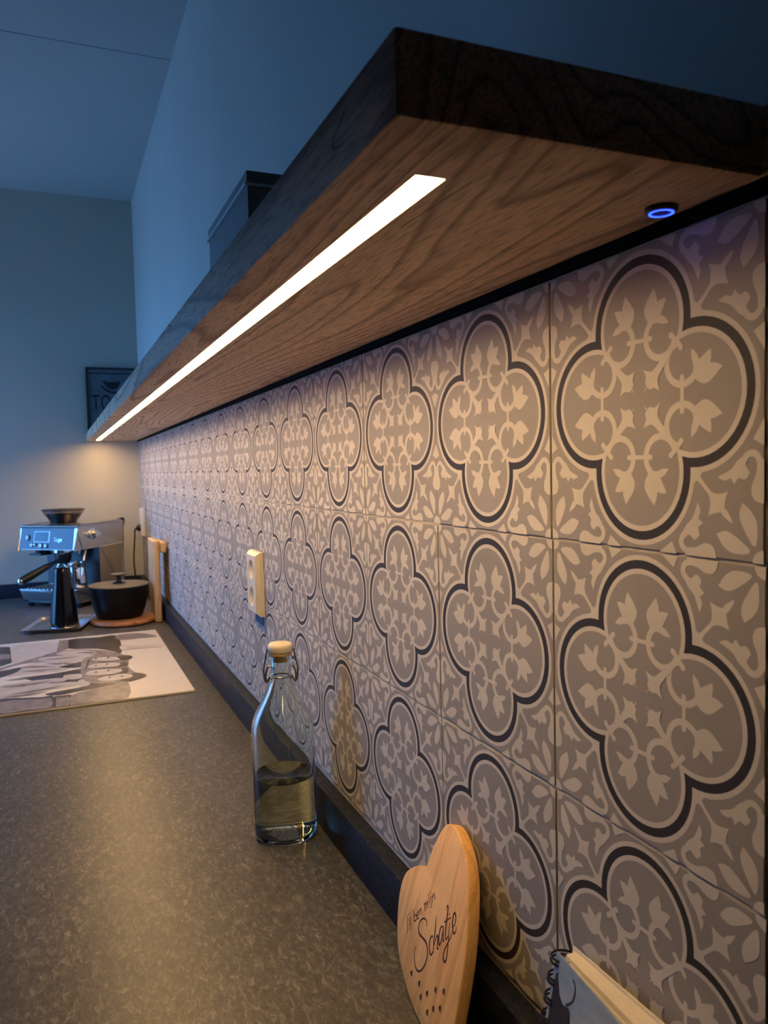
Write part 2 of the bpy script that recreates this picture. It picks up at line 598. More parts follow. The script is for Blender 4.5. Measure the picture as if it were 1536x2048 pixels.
ceil = empty('ceiling', (0, 0, ZC))
tag(ceil, 'pale ceiling boards with a thin seam between them', kind='structure')
SEAM = 2.13
for y0, y1 in ((SEAM + 0.002, YF + 0.1), (YB - 0.1, SEAM - 0.002)):
    boxobj('ceiling_board', (XL - 0.1, 0.12, y0, y1, 0.0, 0.02), 'ceiling_white', ceil)
boxobj('ceiling_backing', (XL - 0.1, 0.12, YB - 0.1, YF + 0.1, 0.02, 0.08), 'black_panel', ceil)

wr = boxobj('wall_right', (0.010, 0.12, YB, YF + 0.1, 0.0, ZC), 'plaster')
tag(wr, 'plastered kitchen wall with patterned cement tiles below the oak shelf', kind='structure')
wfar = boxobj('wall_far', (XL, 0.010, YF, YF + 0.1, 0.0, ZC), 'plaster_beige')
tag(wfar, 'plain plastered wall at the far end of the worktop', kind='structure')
tag(boxobj('wall_back', (XL, 0.010, YB - 0.1, YB, 0.0, ZC), 'dark_paint'), 'plain dark wall behind the viewer', kind='structure')
bm = bmesh.new()
box(bm, XL - 0.1, XL, YB, WY0, 0, ZC)
box(bm, XL - 0.1, XL, WY1, YF, 0, ZC)
box(bm, XL - 0.1, XL, WY0, WY1, 0, WZ0)
box(bm, XL - 0.1, XL, WY0, WY1, WZ1, ZC)
tag(finish(bm, 'wall_left', 'dark_paint'), 'dark wall opposite the worktop with the window', kind='structure')
tag(boxobj('wall_light_block', (XL, -0.95, 1.15, 1.27, 0, ZC), 'dark_paint'), 'unseen dark partition added to block window light from the near tiles', kind='structure')  # added out of view to keep window daylight off the near tiles
win = empty('window_1', (XL - 0.05, (WY0 + WY1) / 2, WZ0))
tag(win, 'white framed glass door window in the wall opposite the worktop', kind='structure')
hw, hh = (WY1 - WY0) / 2, WZ1 - WZ0
bm = bmesh.new()
for d in ((-hw, -hw + 0.05, 0, hh), (hw - 0.05, hw, 0, hh), (-hw, hw, 0, 0.05), (-hw, hw, hh - 0.05, hh), (-0.025, 0.025, 0, hh)):
    box(bm, -0.03, 0.03, d[0], d[1], d[2], d[3])
finish(bm, 'window_frame', 'cabinet_white', win)
for s in (-1, 1):
    boxobj('pane', (-0.003, 0.003, min(s * 0.02, s * (hw - 0.04)), max(s * 0.02, s * (hw - 0.04)), 0.04, hh - 0.04), 'window_glass', win)

# ---- the patterned cement tiles (one shared mesh, each tile an object)
TH = 0.0001
CC = 0.483


def cusp(R):
    return (2 * CC + math.sqrt(max(0, 4 * CC * CC - 8 * (CC * CC - R * R)))) / 4


HL = [0.0001]


def t3(u, v):
    return Vector((-HL[0], -u * 0.1, v * 0.1))


def lift(it, base):
    # overlapping pieces of the pattern lie a few hundredths of a millimetre apart
    for i_, q_ in enumerate(it):
        HL[0] = base + 0.00001 * (i_ // 4) + 0.00002 * (i_ % 2)
        yield q_


def lobe_arc(R, n=26):
    x = cusp(R)
    th = math.atan2(x, x - CC)
    return [(CC + R * math.cos(th * (2 * i / n - 1)), R * math.sin(th * (2 * i / n - 1))) for i in range(n + 1)]


def rots(P):
    for k in range(4):
        c, s = ((1, 0), (0, 1), (-1, 0), (0, -1))[k]
        yield [(p[0] * c - p[1] * s, p[0] * s + p[1] * c) for p in P]


def eight(P):
    yield from rots(P)
    yield from rots([(p[0], -p[1]) for p in P])


bm = bmesh.new()
box(bm, 0, 0.008, -0.1, 0.1, -0.1, 0.1, bev=0.0007, seg=1, mi=0)
GREY, CREAM, BLACK = 0, 1, 2
for R1, R2, mi in ((0.490, 0.456, CREAM), (0.456, 0.397, BLACK), (0.397, 0.362, CREAM)):
    A, B = lobe_arc(R1), lobe_arc(R2)
    for (Pa, Pb) in zip(rots(A), rots(B)):
        Va = [bm.verts.new(t3(*p)) for p in Pa]
        Vb = [bm.verts.new(t3(*p)) for p in Pb]
        for i in range(len(Va) - 1):
            bm.faces.new((Va[i], Va[i + 1], Vb[i + 1], Vb[i])).material_index = mi
# scrolls inside the quatrefoil
arc = [(0.385 + 0.1335 * math.cos(math.radians(a)), 0.195 + 0.1335 * math.sin(math.radians(a))) for a in range(112, 336, 9)]
leaf = [(0.470, 0.100), (0.505, 0.075), (0.545, 0.052), (0.59, 0.050), (0.64, 0.080), (0.705, 0.138, 'c'), (0.655, 0.160), (0.612, 0.168, 'c'), (0.622, 0.205), (0.618, 0.250, 'c'), (0.575, 0.228),
        (0.522, 0.196, 'c'), (0.505, 0.235), (0.462, 0.272, 'c'), (0.462, 0.215), (0.478, 0.165), (0.476, 0.130, 'c')]
for Q in lift(eight(arc), 0.00012):
    ribbon(bm, Q, 0.044, t3, CREAM)
for Q in lift(eight(smooth_outline(leaf, 4)), 0.00016):
    fill(bm, Q, t3, CREAM)
for Q in lift(rots([(0.385, -0.105), (0.385, -0.07), (0.385, 0), (0.385, 0.07), (0.385, 0.105)]), 0.00022):
    ribbon(bm, Q, [0.036, 0.034, 0.028, 0.034, 0.036], t3, CREAM)
for Q in lift(rots([(0.378, 0.290), (0.36, 0.311), (0.335, 0.335), (0.311, 0.36), (0.290, 0.378)]), 0.00026):
    ribbon(bm, Q, [0.040, 0.034, 0.04, 0.034, 0.040], t3, CREAM)
half = [(0.300, 0.272), (0.252, 0.215), (0.200, 0.160), (0.172, 0.110), (0.192, 0.038, 'c'), (0.140, 0.064), (0.098, 0.056), (0.082, 0.072, 'c'), (0.045, 0.045, 'c')]
tul = half + [(p[1], p[0]) + tuple(p[2:]) for p in half[:-1][::-1]]
for Q in lift(rots(smooth_outline(tul, 4)), 0.0003):
    fill(bm, Q, t3, CREAM)
half = [(0.47, 0.47), (0.575, 0.474, 'c'), (0.538, 0.510), (0.595, 0.575), (0.635, 0.608), (0.69, 0.612), (0.748, 0.598, 'c'), (0.730, 0.645), (0.722, 0.695, 'c'), (0.75, 0.72), (0.782, 0.782)]
cfl = half + [(p[1], p[0]) + tuple(p[2:]) for p in half[1:-1][::-1]]
for Q in lift(rots(smooth_outline(cfl, 4)), 0.00015):
    fill(bm, Q, t3, CREAM)
pet = [(0.93, 0.905), (0.888, 0.852), (0.840, 0.770), (0.832, 0.715), (0.852, 0.662, 'c'), (0.912, 0.705), (0.952, 0.765), (0.958, 0.835), (0.950, 0.890)]
for Q in eight(smooth_outline(pet, 4)):
    fill(bm, Q, t3, CREAM)
for Q in rots([(1, 1)] + [(1 - 0.075 * math.cos(math.radians(a)), 1 - 0.075 * math.sin(math.radians(a))) for a in range(0, 91, 15)]):
    fill(bm, Q, t3, CREAM)
bell = [(0.872, 0.388), (0.815, 0.420), (0.765, 0.472), (0.668, 0.515, 'c'), (0.722, 0.535), (0.768, 0.520, 'c'), (0.792, 0.556, 'c'), (0.825, 0.520), (0.868, 0.528), (0.900, 0.490), (0.882, 0.462), (0.872, 0.438)]
for Q in lift(eight(smooth_outline(bell, 4)), 0.00012):
    fill(bm, Q, t3, CREAM)
for Q in lift(eight([(v.x, v.y) for v in catmull([(0.862, 0.418), (0.885, 0.390), (0.922, 0.378), (0.958, 0.398), (0.972, 0.445), (0.962, 0.520)], 4, False)]), 0.00018):
    ribbon(bm, Q, 0.040, t3, CREAM)
drop = [(1.0, 0.410, 'c'), (0.962, 0.430), (0.945, 0.500), (0.918, 0.560), (0.918, 0.612), (0.945, 0.648), (1.0, 0.662, 'c')]
for Q in lift(eight(smooth_outline(drop, 4)), 0.00024):
    fill(bm, Q, t3, CREAM)
for Q in eight([(1.0, 0.185), (0.925, 0.300), (1.0, 0.338)]):
    fill(bm, Q, t3, CREAM)
me = bpy.data.meshes.new('tile')
bmesh.ops.remove_doubles(bm, verts=bm.verts, dist=1e-7)
for f_ in bm.faces:     # the printed faces look into the room
    f_.normal_update()
    if f_.material_index != 0 and f_.normal.x > 0:
        f_.normal_flip()
# cut the pattern off at the tile edge
bm.to_mesh(me)
bm.free()
for n_ in ('tile_grey', 'tile_cream', 'tile_black'):
    me.materials.append(MATS[n_])
grout = boxobj('grout', (0.0008, 0.0115, 0.0, YF, 0.982, 1.5945), 'grout', wr)
rnd = random.Random(3)
for row in range(3):
    for k in range(17):
        dz = ZJ1 + PITCH * (0.5 - row)
        t_ = link_mesh('tile', me, wr, (rnd.uniform(-0.0005, 0.0004), PITCH * (k + 0.5) - 0.001 * row + rnd.uniform(-0.0004, 0.0004), dz + rnd.uniform(-0.0004, 0.0004)))
        t_.rotation_euler = (rnd.uniform(-0.0012, 0.0012), rnd.uniform(-0.002, 0.002), rnd.uniform(-0.002, 0.002))

# black panel that closes the tiled field on the near side
tag(boxobj('trim_1', (-0.004, 0.010, -0.42, -0.013, CT, 1.640), 'black_panel'), 'black panel on the wall beside the last tile column', kind='structure')

# ---- worktop with upstands
wt = boxobj('worktop', (-0.63, 0.009, YB + 0.6, YF - 0.001, CT - 0.038, CT), 'worktop', bev=0.002)
tag(wt, 'dark brown speckled stone-look kitchen worktop along the tiled wall', 'worktop')
up1 = boxobj('upstand', (-0.020, 0.009, YB + 0.6, YF - 0.001, CT, 0.9815), 'upstand', bev=0.0012)
tag(up1, 'long dark worktop upstand running below the patterned tiles', 'upstand')
up2 = boxobj('upstand', (-0.63, -0.0205, YF - 0.021, YF - 0.001, CT, 0.9815), 'upstand', bev=0.0012)
tag(up2, 'short dark worktop upstand below the far wall behind the coffee machine', 'upstand')

# base units that carry the worktop
y = YB + 0.62
i = 0
proto = None
while y + 0.6 < YF:
    t_ = empty('base_cabinet', (0, y, 0))
    tag(t_, 'white base cabinet under the dark worktop', 'cabinet', 'base cabinets under the worktop')
    if proto is None:
        proto = t_
        boxobj('body', (-0.57, 0.0, 0.0, 0.598, 0.10, CT - 0.0385), 'cabinet_white', t_)
        boxobj('plinth', (-0.52, 0.0, 0.0, 0.598, 0.0, 0.099), 'black_plastic', t_)
        dr = boxobj('door', (-0.59, -0.571, 0.002, 0.596, 0.11, CT - 0.042), 'cabinet_white', t_, bev=0.001)
        boxobj('handle', (-0.615, -0.5905, 0.22, 0.38, 0.80, 0.812), 'aluminium', dr, bev=0.003)
    else:
        for ch in proto.children:
            c = ch.copy(); COL.objects.link(c); c.parent = t_
            for g_ in ch.children:
                d = g_.copy(); COL.objects.link(d); d.parent = c
    y += 0.6

# ================================================================== oak shelf with LED strip
shelf = empty('wall_shelf', (0, 0, SH0))
tag(shelf, 'long thick oak wall shelf with a warm light strip in its underside', 'shelf')
LX, LW, LY0, LY1, LD = -0.1785, 0.0085, 0.050, 3.36, 0.0034
bm = bmesh.new()
xs_ = [-0.2235, LX - LW, LX + LW, -0.014]
ys_ = [-0.0085, LY0, LY1, YF - 0.002]
TK = SH1 - SH0
G = {(i, j): bm.verts.new((xs_[i], ys_[j], 0)) for i in range(4) for j in range(4)}
T = {(i, j): bm.verts.new((xs_[i], ys_[j], TK)) for i in (0, 3) for j in (0, 3)}
for i in range(3):
    for j in range(3):
        if (i, j) != (1, 1):
            bm.faces.new((G[i, j], G[i, j + 1], G[i + 1, j + 1], G[i + 1, j]))
rc = [(1, 1), (2, 1), (2, 2), (1, 2)]
D_ = [bm.verts.new((xs_[i], ys_[j], LD)) for i, j in rc]
for k in range(4):
    l_ = (k + 1) % 4
    bm.faces.new((G[rc[k]], G[rc[l_]], D_[l_], D_[k]))
bm.faces.new(D_)
bm.faces.new((T[0, 0], T[3, 0], T[3, 3], T[0, 3]))
bm.faces.new([G[i, 0] for i in range(4)] + [T[3, 0], T[0, 0]])
bm.faces.new([G[i, 3] for i in range(4)][::-1] + [T[0, 3], T[3, 3]])
bm.faces.new([G[0, j] for j in range(4)][::-1] + [T[0, 0], T[0, 3]])
bm.faces.new([G[3, j] for j in range(4)] + [T[3, 3], T[3, 0]])
bmesh.ops.recalc_face_normals(bm, faces=bm.faces)
oe = [e_ for e_ in bm.edges if len(e_.link_faces) == 2 and abs(e_.link_faces[0].normal.dot(e_.link_faces[1].normal)) < 0.5 and not any(v in D_ for v in e_.verts) and not all(v in [G[q] for q in rc] for v in e_.verts)]
bmesh.ops.bevel(bm, geom=oe, offset=0.002, segments=2, profile=0.6, affect='EDGES')
finish(bm, 'board', 'oak', shelf, smooth=0.6)
boxobj('back_batten', (-0.0125, -0.0075, -0.0100, YF - 0.002, 0.002, SH1 - SH0), 'oak', shelf, bev=0.001)
boxobj('gap_shade_strip', (-0.0070, 0.0100, 0.0, YF - 0.002, -0.0032, SH1 - SH0 - 0.001), 'black_panel', shelf)  # black strip stands in for the shade between shelf and tile tops
led = boxobj('light_strip', (LX - LW + 0.0003, LX + LW - 0.0003, LY0 + 0.0003, LY1 - 0.0003, LD - 0.0009, LD - 0.0001), 'led_light', shelf)
led['label'] = 'glowing warm white light strip'
sw = empty('touch_switch', (-0.0300, 0.048, 0)); sw.parent = shelf
bm = bmesh.new(); lathe(bm, [(0, -0.0032), (0.0082, -0.0032), (0.0095, -0.0020), (0.0095, 0.0005)], 32)
finish(bm, 'switch_body', 'black_plastic', sw, smooth=0.6)
bm = bmesh.new()
lathe(bm, [(0.0058, -0.00325), (0.0058, -0.0036), (0.0072, -0.0036), (0.0072, -0.00325), (0.0058, -0.00325)], 40)
finish(bm, 'switch_ring', 'switch_light', sw)['label'] = 'small glowing blue ring'

# ================================================================== things on the worktop
# ---- swing-top bottle
bot = empty('swing_top_bottle', (-0.0725, 0.772, CT))
tag(bot, 'clear glass swing-top bottle half filled with water, with white stopper', 'bottle')
outer = [(0, 0.0025), (0.030, 0.0020), (0.036, 0.0), (0.0415, 0.0008), (0.0448, 0.0045), (0.0455, 0.012), (0.0455, 0.150), (0.0450, 0.160), (0.0430, 0.170), (0.0385, 0.182), (0.0315, 0.195),
         (0.0245, 0.207), (0.0192, 0.218), (0.0162, 0.228), (0.0148, 0.238), (0.0146, 0.256), (0.0160, 0.2585), (0.0162, 0.2635), (0.0150, 0.2650)]
inner = [(0.0115, 0.2650), (0.0112, 0.240), (0.0128, 0.228), (0.0160, 0.217), (0.0215, 0.205), (0.0285, 0.193), (0.0355, 0.180), (0.0400, 0.169), (0.0422, 0.158), (0.0428, 0.148), (0.0428, 0.012),
         (0.0405, 0.008), (0.034, 0.0068), (0, 0.0085)]
bm = bmesh.new(); lathe(bm, outer + inner, 72)
finish(bm, 'glass', 'bottle_glass', bot, smooth=1.0)
wl = 0.0905
wat = [(0, 0.0083), (0.034, 0.0066), (0.0406, 0.0079), (0.04295, 0.012), (0.04295, wl), (0.0420, wl - 0.0012), (0, wl - 0.0014)]
bm = bmesh.new(); lathe(bm, wat, 72)
finish(bm, 'water', 'water', bot, smooth=1.0)
bm = bmesh.new(); lathe(bm, [(0, 0.2690), (0.0165, 0.2690), (0.0178, 0.2705), (0.0180, 0.2770), (0.0172, 0.2805), (0.0140, 0.2825), (0, 0.2835)], 40)
finish(bm, 'stopper', 'ceramic', bot, smooth=0.9)
bm = bmesh.new(); lathe(bm, [(0.0085, 0.2560), (0.0100, 0.2560), (0.0108, 0.2650), (0.0160, 0.2650), (0.0166, 0.2670), (0.0160, 0.2688), (0.0, 0.2688)], 40)
finish(bm, 'gasket', 'rubber', bot, smooth=0.6)
ls = Vector((0.966, -0.258, 0))
bm = bmesh.new()
ring = [Vector((0.0153 * math.cos(2 * math.pi * i / 40), 0.0153 * math.sin(2 * math.pi * i / 40), 0.2345)) for i in range(40)]
tube(bm, ring, 0.0013, 8, closed=True)
for s in (-1, 1):
    up_ = catmull([(0.0150, 0, 0.2735), (0.0186, 0, 0.2725), (0.0215, 0, 0.2600), (0.0245, 0, 0.2440), (0.0238, 0, 0.2320), (0.0210, 0, 0.2255), (0.0172, 0, 0.2310), (0.0152, 0, 0.2345)], 4, False)
    lo_ = catmull([(0.0148, 0, 0.2480), (0.0185, 0, 0.2475), (0.0218, 0, 0.2360), (0.0212, 0, 0.2275)], 4, False)
    for path in (up_, lo_):
        tube(bm, [ls * (s * p.x) + Vector((0, 0, p.z)) for p in path], 0.0014, 8)
finish(bm, 'wire_bail', 'wire', bot, smooth=1.0)

# ---- heart-shaped board, rolled onto its flank and leaning against the tiles
HO = Vector((-0.0433, 0.3447, 0.9931)); HR = 0.8882
e1 = Vector((math.sin(-0.1284), -math.cos(-0.1284), 0))
nn_ = Vector((-0.95344, 0.12313, 0.27531)).normalized()
e1 = (e1 - nn_ * e1.dot(nn_)).normalized()
e2 = nn_.cross(e1)
heart = empty('heart_board')
heart.matrix_world = Matrix(((e1.x, e2.x, nn_.x, HO.x), (e1.y, e2.y, nn_.y, HO.y), (e1.z, e2.z, nn_.z, HO.z), (0, 0, 0, 1)))
tag(heart, 'heart-shaped beech board engraved Jij ben mijn Schatje, leaning on the tiles', 'board')
HS = 0.2135


def hrot(u, v):
    return (u * math.cos(HR) - v * math.sin(HR), u * math.sin(HR) + v * math.cos(HR))


n0, x1_, y1_, x2_, y2_, x3_, y3_, tt = 0.3375, 0.2717, 0.4146, 0.4153, 0.1105, 0.3174, -0.1338, 0.4986
hf = [(0, n0), (x1_ * .45, y1_ - .02), (x1_, y1_), (x2_ * .9, (y1_ + y2_) / 2 + .05), (x2_, y2_), (x3_, y3_), (x3_ * .5, (y3_ - tt) / 2 - .02), (0, -tt)]
hc = [(v.x, v.y) for v in catmull(hf, 9, False)]
hc[-1] = (0.0, -tt + 0.004)
hcl = hc + [(-p[0], p[1]) for p in hc[1:-1][::-1]]


def hpoly(inset):
    P = [Vector(hrot(p[0] * HS, p[1] * HS)) for p in hcl]
    out = []
    for i in range(len(P)):
        t_ = (P[(i + 1) % len(P)] - P[i - 1]).normalized()
        out.append(P[i] + Vector((-t_.y, t_.x)) * -inset * HSGN)
    return out


A_ = sum(hcl[i][0] * hcl[(i + 1) % len(hcl)][1] - hcl[(i + 1) % len(hcl)][0] * hcl[i][1] for i in range(len(hcl)))
HSGN = -1 if A_ > 0 else 1
bm = bmesh.new()
layers = [(0.0016, 0.0), (0.0005, -0.0006), (0.0, -0.0018), (0.0, -0.0104), (0.0005, -0.0116), (0.0016, -0.0122)]
rings = [[bm.verts.new((p.x, p.y, z)) for p in hpoly(ins)] for ins, z in layers]
for a, c in zip(rings[:-1], rings[1:]):
    for i in range(len(a)):
        j = (i + 1) % len(a)
        bm.faces.new((a[i], a[j], c[j], c[i]))
for rg in (rings[0], rings[-1]):
    for t_ in tessellate_polygon([[v.co.copy() for v in rg]]):
        bm.faces.new([rg[i] for i in t_])
finish(bm, 'heart_blank', 'beech', heart, smooth=0.7)
SCHATJE= [[(-11.8, 17.7), (-9.8, 20.3), (-13.8, 25.2), (-21.0, 27.5), (-27.8, 26.4), (-31.5, 22.0), (-29.7, 16.6), (-22.7, 10.2), (-16.5, 4.2), (-14.3, -2.1), (-16.7, -9.4), (-23.7, -14.1), (-32.9, -15.8), (-41.3, -13.4), (-46.3, -7.2), (-47.0, 1.3), (-44.4, 6.9), (-40.5, 8.8)], [(0.4, 2.0), (-0.4, 3.6), (-4.1, 3.7), (-8.2, 0.2), (-9.8, -5.6), (-7.9, -10.7), (-2.8, -9.9), (0.3, -7.5)], [(12.9, 16.5), (8.1, 7.7), (1.6, -2.6), (-1.9, -11.1)], [(0.8, -5.8), (6.7, -1.8), (10.8, -0.1), (11.8, -2.7), (8.7, -7.8), (7.8, -11.1), (11.3, -11.4)], [(24.6, 2.3), (21.5, 3.9), (17.3, 1.5), (13.3, -4.2), (13.0, -9.4), (16.9, -8.2), (22.0, -3.0), (25.9, 2.7)], [(25.9, 2.7), (23.7, -3.6), (22.1, -9.2), (24.8, -9.4)], [(36.3, 14.0), (39.3, 16.0), (40.2, 13.4), (35.0, 5.4), (30.5, -1.8), (28.0, -7.9), (29.2, -10.2), (34.1, -9.3)], [(29.0, 5.1), (43.7, 3.4)], [(40.3, -0.2), (36.1, -6.6), (32.7, -14.1), (28.1, -21.9), (23.2, -26.9), (19.9, -26.2), (18.8, -22.0), (22.3, -18.1), (30.2, -14.9), (37.8, -12.5), (43.3, -9.3)], [(41.1, 8.0), (41.7, 6.8)], [(45.5, -5.8), (50.2, -5.0), (53.7, -1.1), (53.5, 3.5), (49.8, 3.2), (46.1, -1.6), (44.7, -8.1), (46.5, -11.9), (50.5, -11.2), (52.9, -8.6)]]
JIJ= [[(-57.7, 45.1), (-58.1, 34.2), (-59.7, 29.4)], [(-52.3, 41.4), (-52.3, 33.9)], [(-52.7, 45.0), (-52.3, 44.1)], [(-48.2, 41.3), (-49.2, 31.8), (-52.1, 28.9)], [(-48.8, 45.0), (-48.4, 44.1)], [(-39.8, 44.4), (-40.3, 32.7)], [(-40.2, 36.6), (-35.8, 37.8), (-32.9, 35.2), (-34.9, 32.5), (-39.7, 32.9)], [(-31.7, 34.7), (-28.3, 35.3), (-28.3, 37.8), (-31.0, 37.8), (-32.4, 35.0), (-31.4, 31.6), (-27.9, 31.7)], [(-25.4, 38.6), (-25.5, 32.7)], [(-25.5, 36.1), (-21.3, 38.1), (-20.6, 32.0)], [(-12.0, 39.5), (-12.5, 32.3)], [(-12.1, 37.1), (-8.5, 38.7), (-8.0, 32.5)], [(-7.6, 36.2), (-3.5, 37.9), (-3.5, 32.1)], [(0.6, 39.7), (0.2, 33.5)], [(0.4, 43.2), (0.7, 42.3)], [(4.8, 39.4), (4.6, 31.7), (1.9, 29.4)], [(4.9, 43.4), (5.2, 42.5)], [(8.2, 38.4), (7.8, 32.3)], [(7.8, 36.2), (12.8, 38.6), (13.9, 32.6)]]
HEARTS= [(-56.8, -10.4), (-40.3, -25.3), (-39.0, -37.4), (-23.9, -39.2), (-4.4, -42.5), (12.8, -49.3), (-27.2, -54.0), (-13.1, -55.4), (1.3, -59.4)]


def h3(u, v, h=0.00012):
    x, y_ = hrot(u / 1000, v / 1000)
    return Vector((x, y_, h))


bm = bmesh.new()
for s in SCHATJE:
    P = [(v.x, v.y) for v in catmull(s, 6, False)] if len(s) > 2 else s
    k = len(P)
    ribbon(bm, P, [1.1 + 1.3 * math.sin(math.pi * i / max(1, k - 1)) for i in range(k)] if len(s) > 2 else 1.2, h3)
finish(bm, 'script_lettering', 'engraving', heart)
bm = bmesh.new()
for s in JIJ:
    P = [(v.x, v.y) for v in catmull(s, 5, False)] if len(s) > 2 else s
    ribbon(bm, P, 1.3, h3)
finish(bm, 'small_lettering', 'engraving', heart)
for u, v in HEARTS:
    bm = bmesh.new()
    k = 6.6
    fill(bm, [(u + p[0] * k, v + p[1] * k) for p in hc[::4] + [(-q[0], q[1]) for q in hc[1:-1][::-1][::4]]], h3)
    finish(bm, 'engraved_heart', 'engraving', heart)

# ---- spiral-bound notebook leaning in the corner of the upstand
TN = 0.12          # lean of the book
BZ = 1.080
book = empty('spiral_notebook', (-0.045, 0.10, CT))
tag(book, 'spiral-bound notebook with blue picture cover standing against the tiles', 'notebook')
YS, BW = 0.167, 0.150


def bk(s, z, lay):
    """s along the width from the spine, world z, lay 0 = front cover .. 1 = back cover"""
    xf = -0.0245 - 0.10 * s
    xb = -0.0085 + 0.030 * s
    x = xf + (xb - xf) * lay - TN * (BZ - z) - 0.016 * (BZ - z) / 0.16
    return Vector((x + 0.045, YS - s - 0.10, z - CT))


def sheet(name, lay0, lay1, mat, top, s0=0.004, s1=BW):
    bm = bmesh.new()
    ns, nz = 8, 4
    G = {}
    for a in range(ns + 1):
        for c in range(nz + 1):
            for l_ in (0, 1):
                s_ = s0 + (s1 - s0) * a / ns
                z_ = CT + 0.001 + (top - CT - 0.001) * c / nz
                G[a, c, l_] = bm.verts.new(bk(s_, z_, lay0 if l_ == 0 else lay1))
    for a in range(ns):
        for c in range(nz):
            bm.faces.new((G[a, c, 0], G[a + 1, c, 0], G[a + 1, c + 1, 0], G[a, c + 1, 0]))
            bm.faces.new((G[a, c, 1], G[a, c + 1, 1], G[a + 1, c + 1, 1], G[a + 1, c, 1]))
        bm.faces.new((G[a, 0, 0], G[a, 0, 1], G[a + 1, 0, 1], G[a + 1, 0, 0]))
        bm.faces.new((G[a, nz, 0], G[a + 1, nz, 0], G[a + 1, nz, 1], G[a, nz, 1]))
    for c in range(nz):
        bm.faces.new((G[0, c, 0], G[0, c + 1, 0], G[0, c + 1, 1], G[0, c, 1]))
        bm.faces.new((G[ns, c, 0], G[ns, c, 1], G[ns, c + 1, 1], G[ns, c + 1, 0]))
    return finish(bm, name, mat, book)


cov = sheet('front_cover', 0.0, 0.055, 'cover_blue', BZ, 0.0)
sheet('loose_pages', 0.12, 0.17, 'paper', BZ - 0.004)
sheet('loose_pages', 0.22, 0.26, 'paper', BZ - 0.003, 0.012)
sheet('loose_pages', 0.31, 0.35, 'paper_shade', BZ - 0.005, 0.012)
sheet('page_block', 0.40, 0.94, 'paper', BZ - 0.002)
sheet('back_cover', 0.95, 1.0, 'paper', BZ, 0.0)
# dark picture on the cover
bm = bmesh.new()
bp3 = lambda s, z: bk(s, z, -0.012)
fill(bm, smooth_outline([(0.004, 1.066), (0.012, 1.056), (0.019, 1.052), (0.026, 1.054), (0.030, 1.046), (0.028, 1.036), (0.033, 1.020), (0.036, 1.000), (0.040, 0.975), (0.010, 0.972), (0.004, 1.0)], 3), bp3)
ribbon(bm, [(v.x, v.y) for v in catmull([(0.022, 1.054), (0.029, 1.061), (0.030, 1.070), (0.026, 1.074)], 5, False)], 0.0014, bp3)
ribbon(bm, [(0.028, 1.047), (0.030, 1.040), (0.029, 1.034)], 0.0015, bp3)
finish(bm, 'cover_picture', 'sign_frame', cov)
z_ = BZ - 0.006
while z_ > CT + 0.01:      # double wire loops
    for dz in (0.0, 0.0032):
        c0 = bk(0.0, z_ - dz, 0.5)
        bm = bmesh.new()
        P = []
        for i in range(28):
            an = 2 * math.pi * i / 28
            P.append(c0 + Vector((0.0100 * math.cos(an), 0.0085 * math.sin(an), -0.0012 * math.cos(an))))
        tube(bm, P, 0.0009, 6, closed=True)
        finish(bm, 'wire_loop', 'dark_wire', book, smooth=1.0)
    z_ -= 0.0145

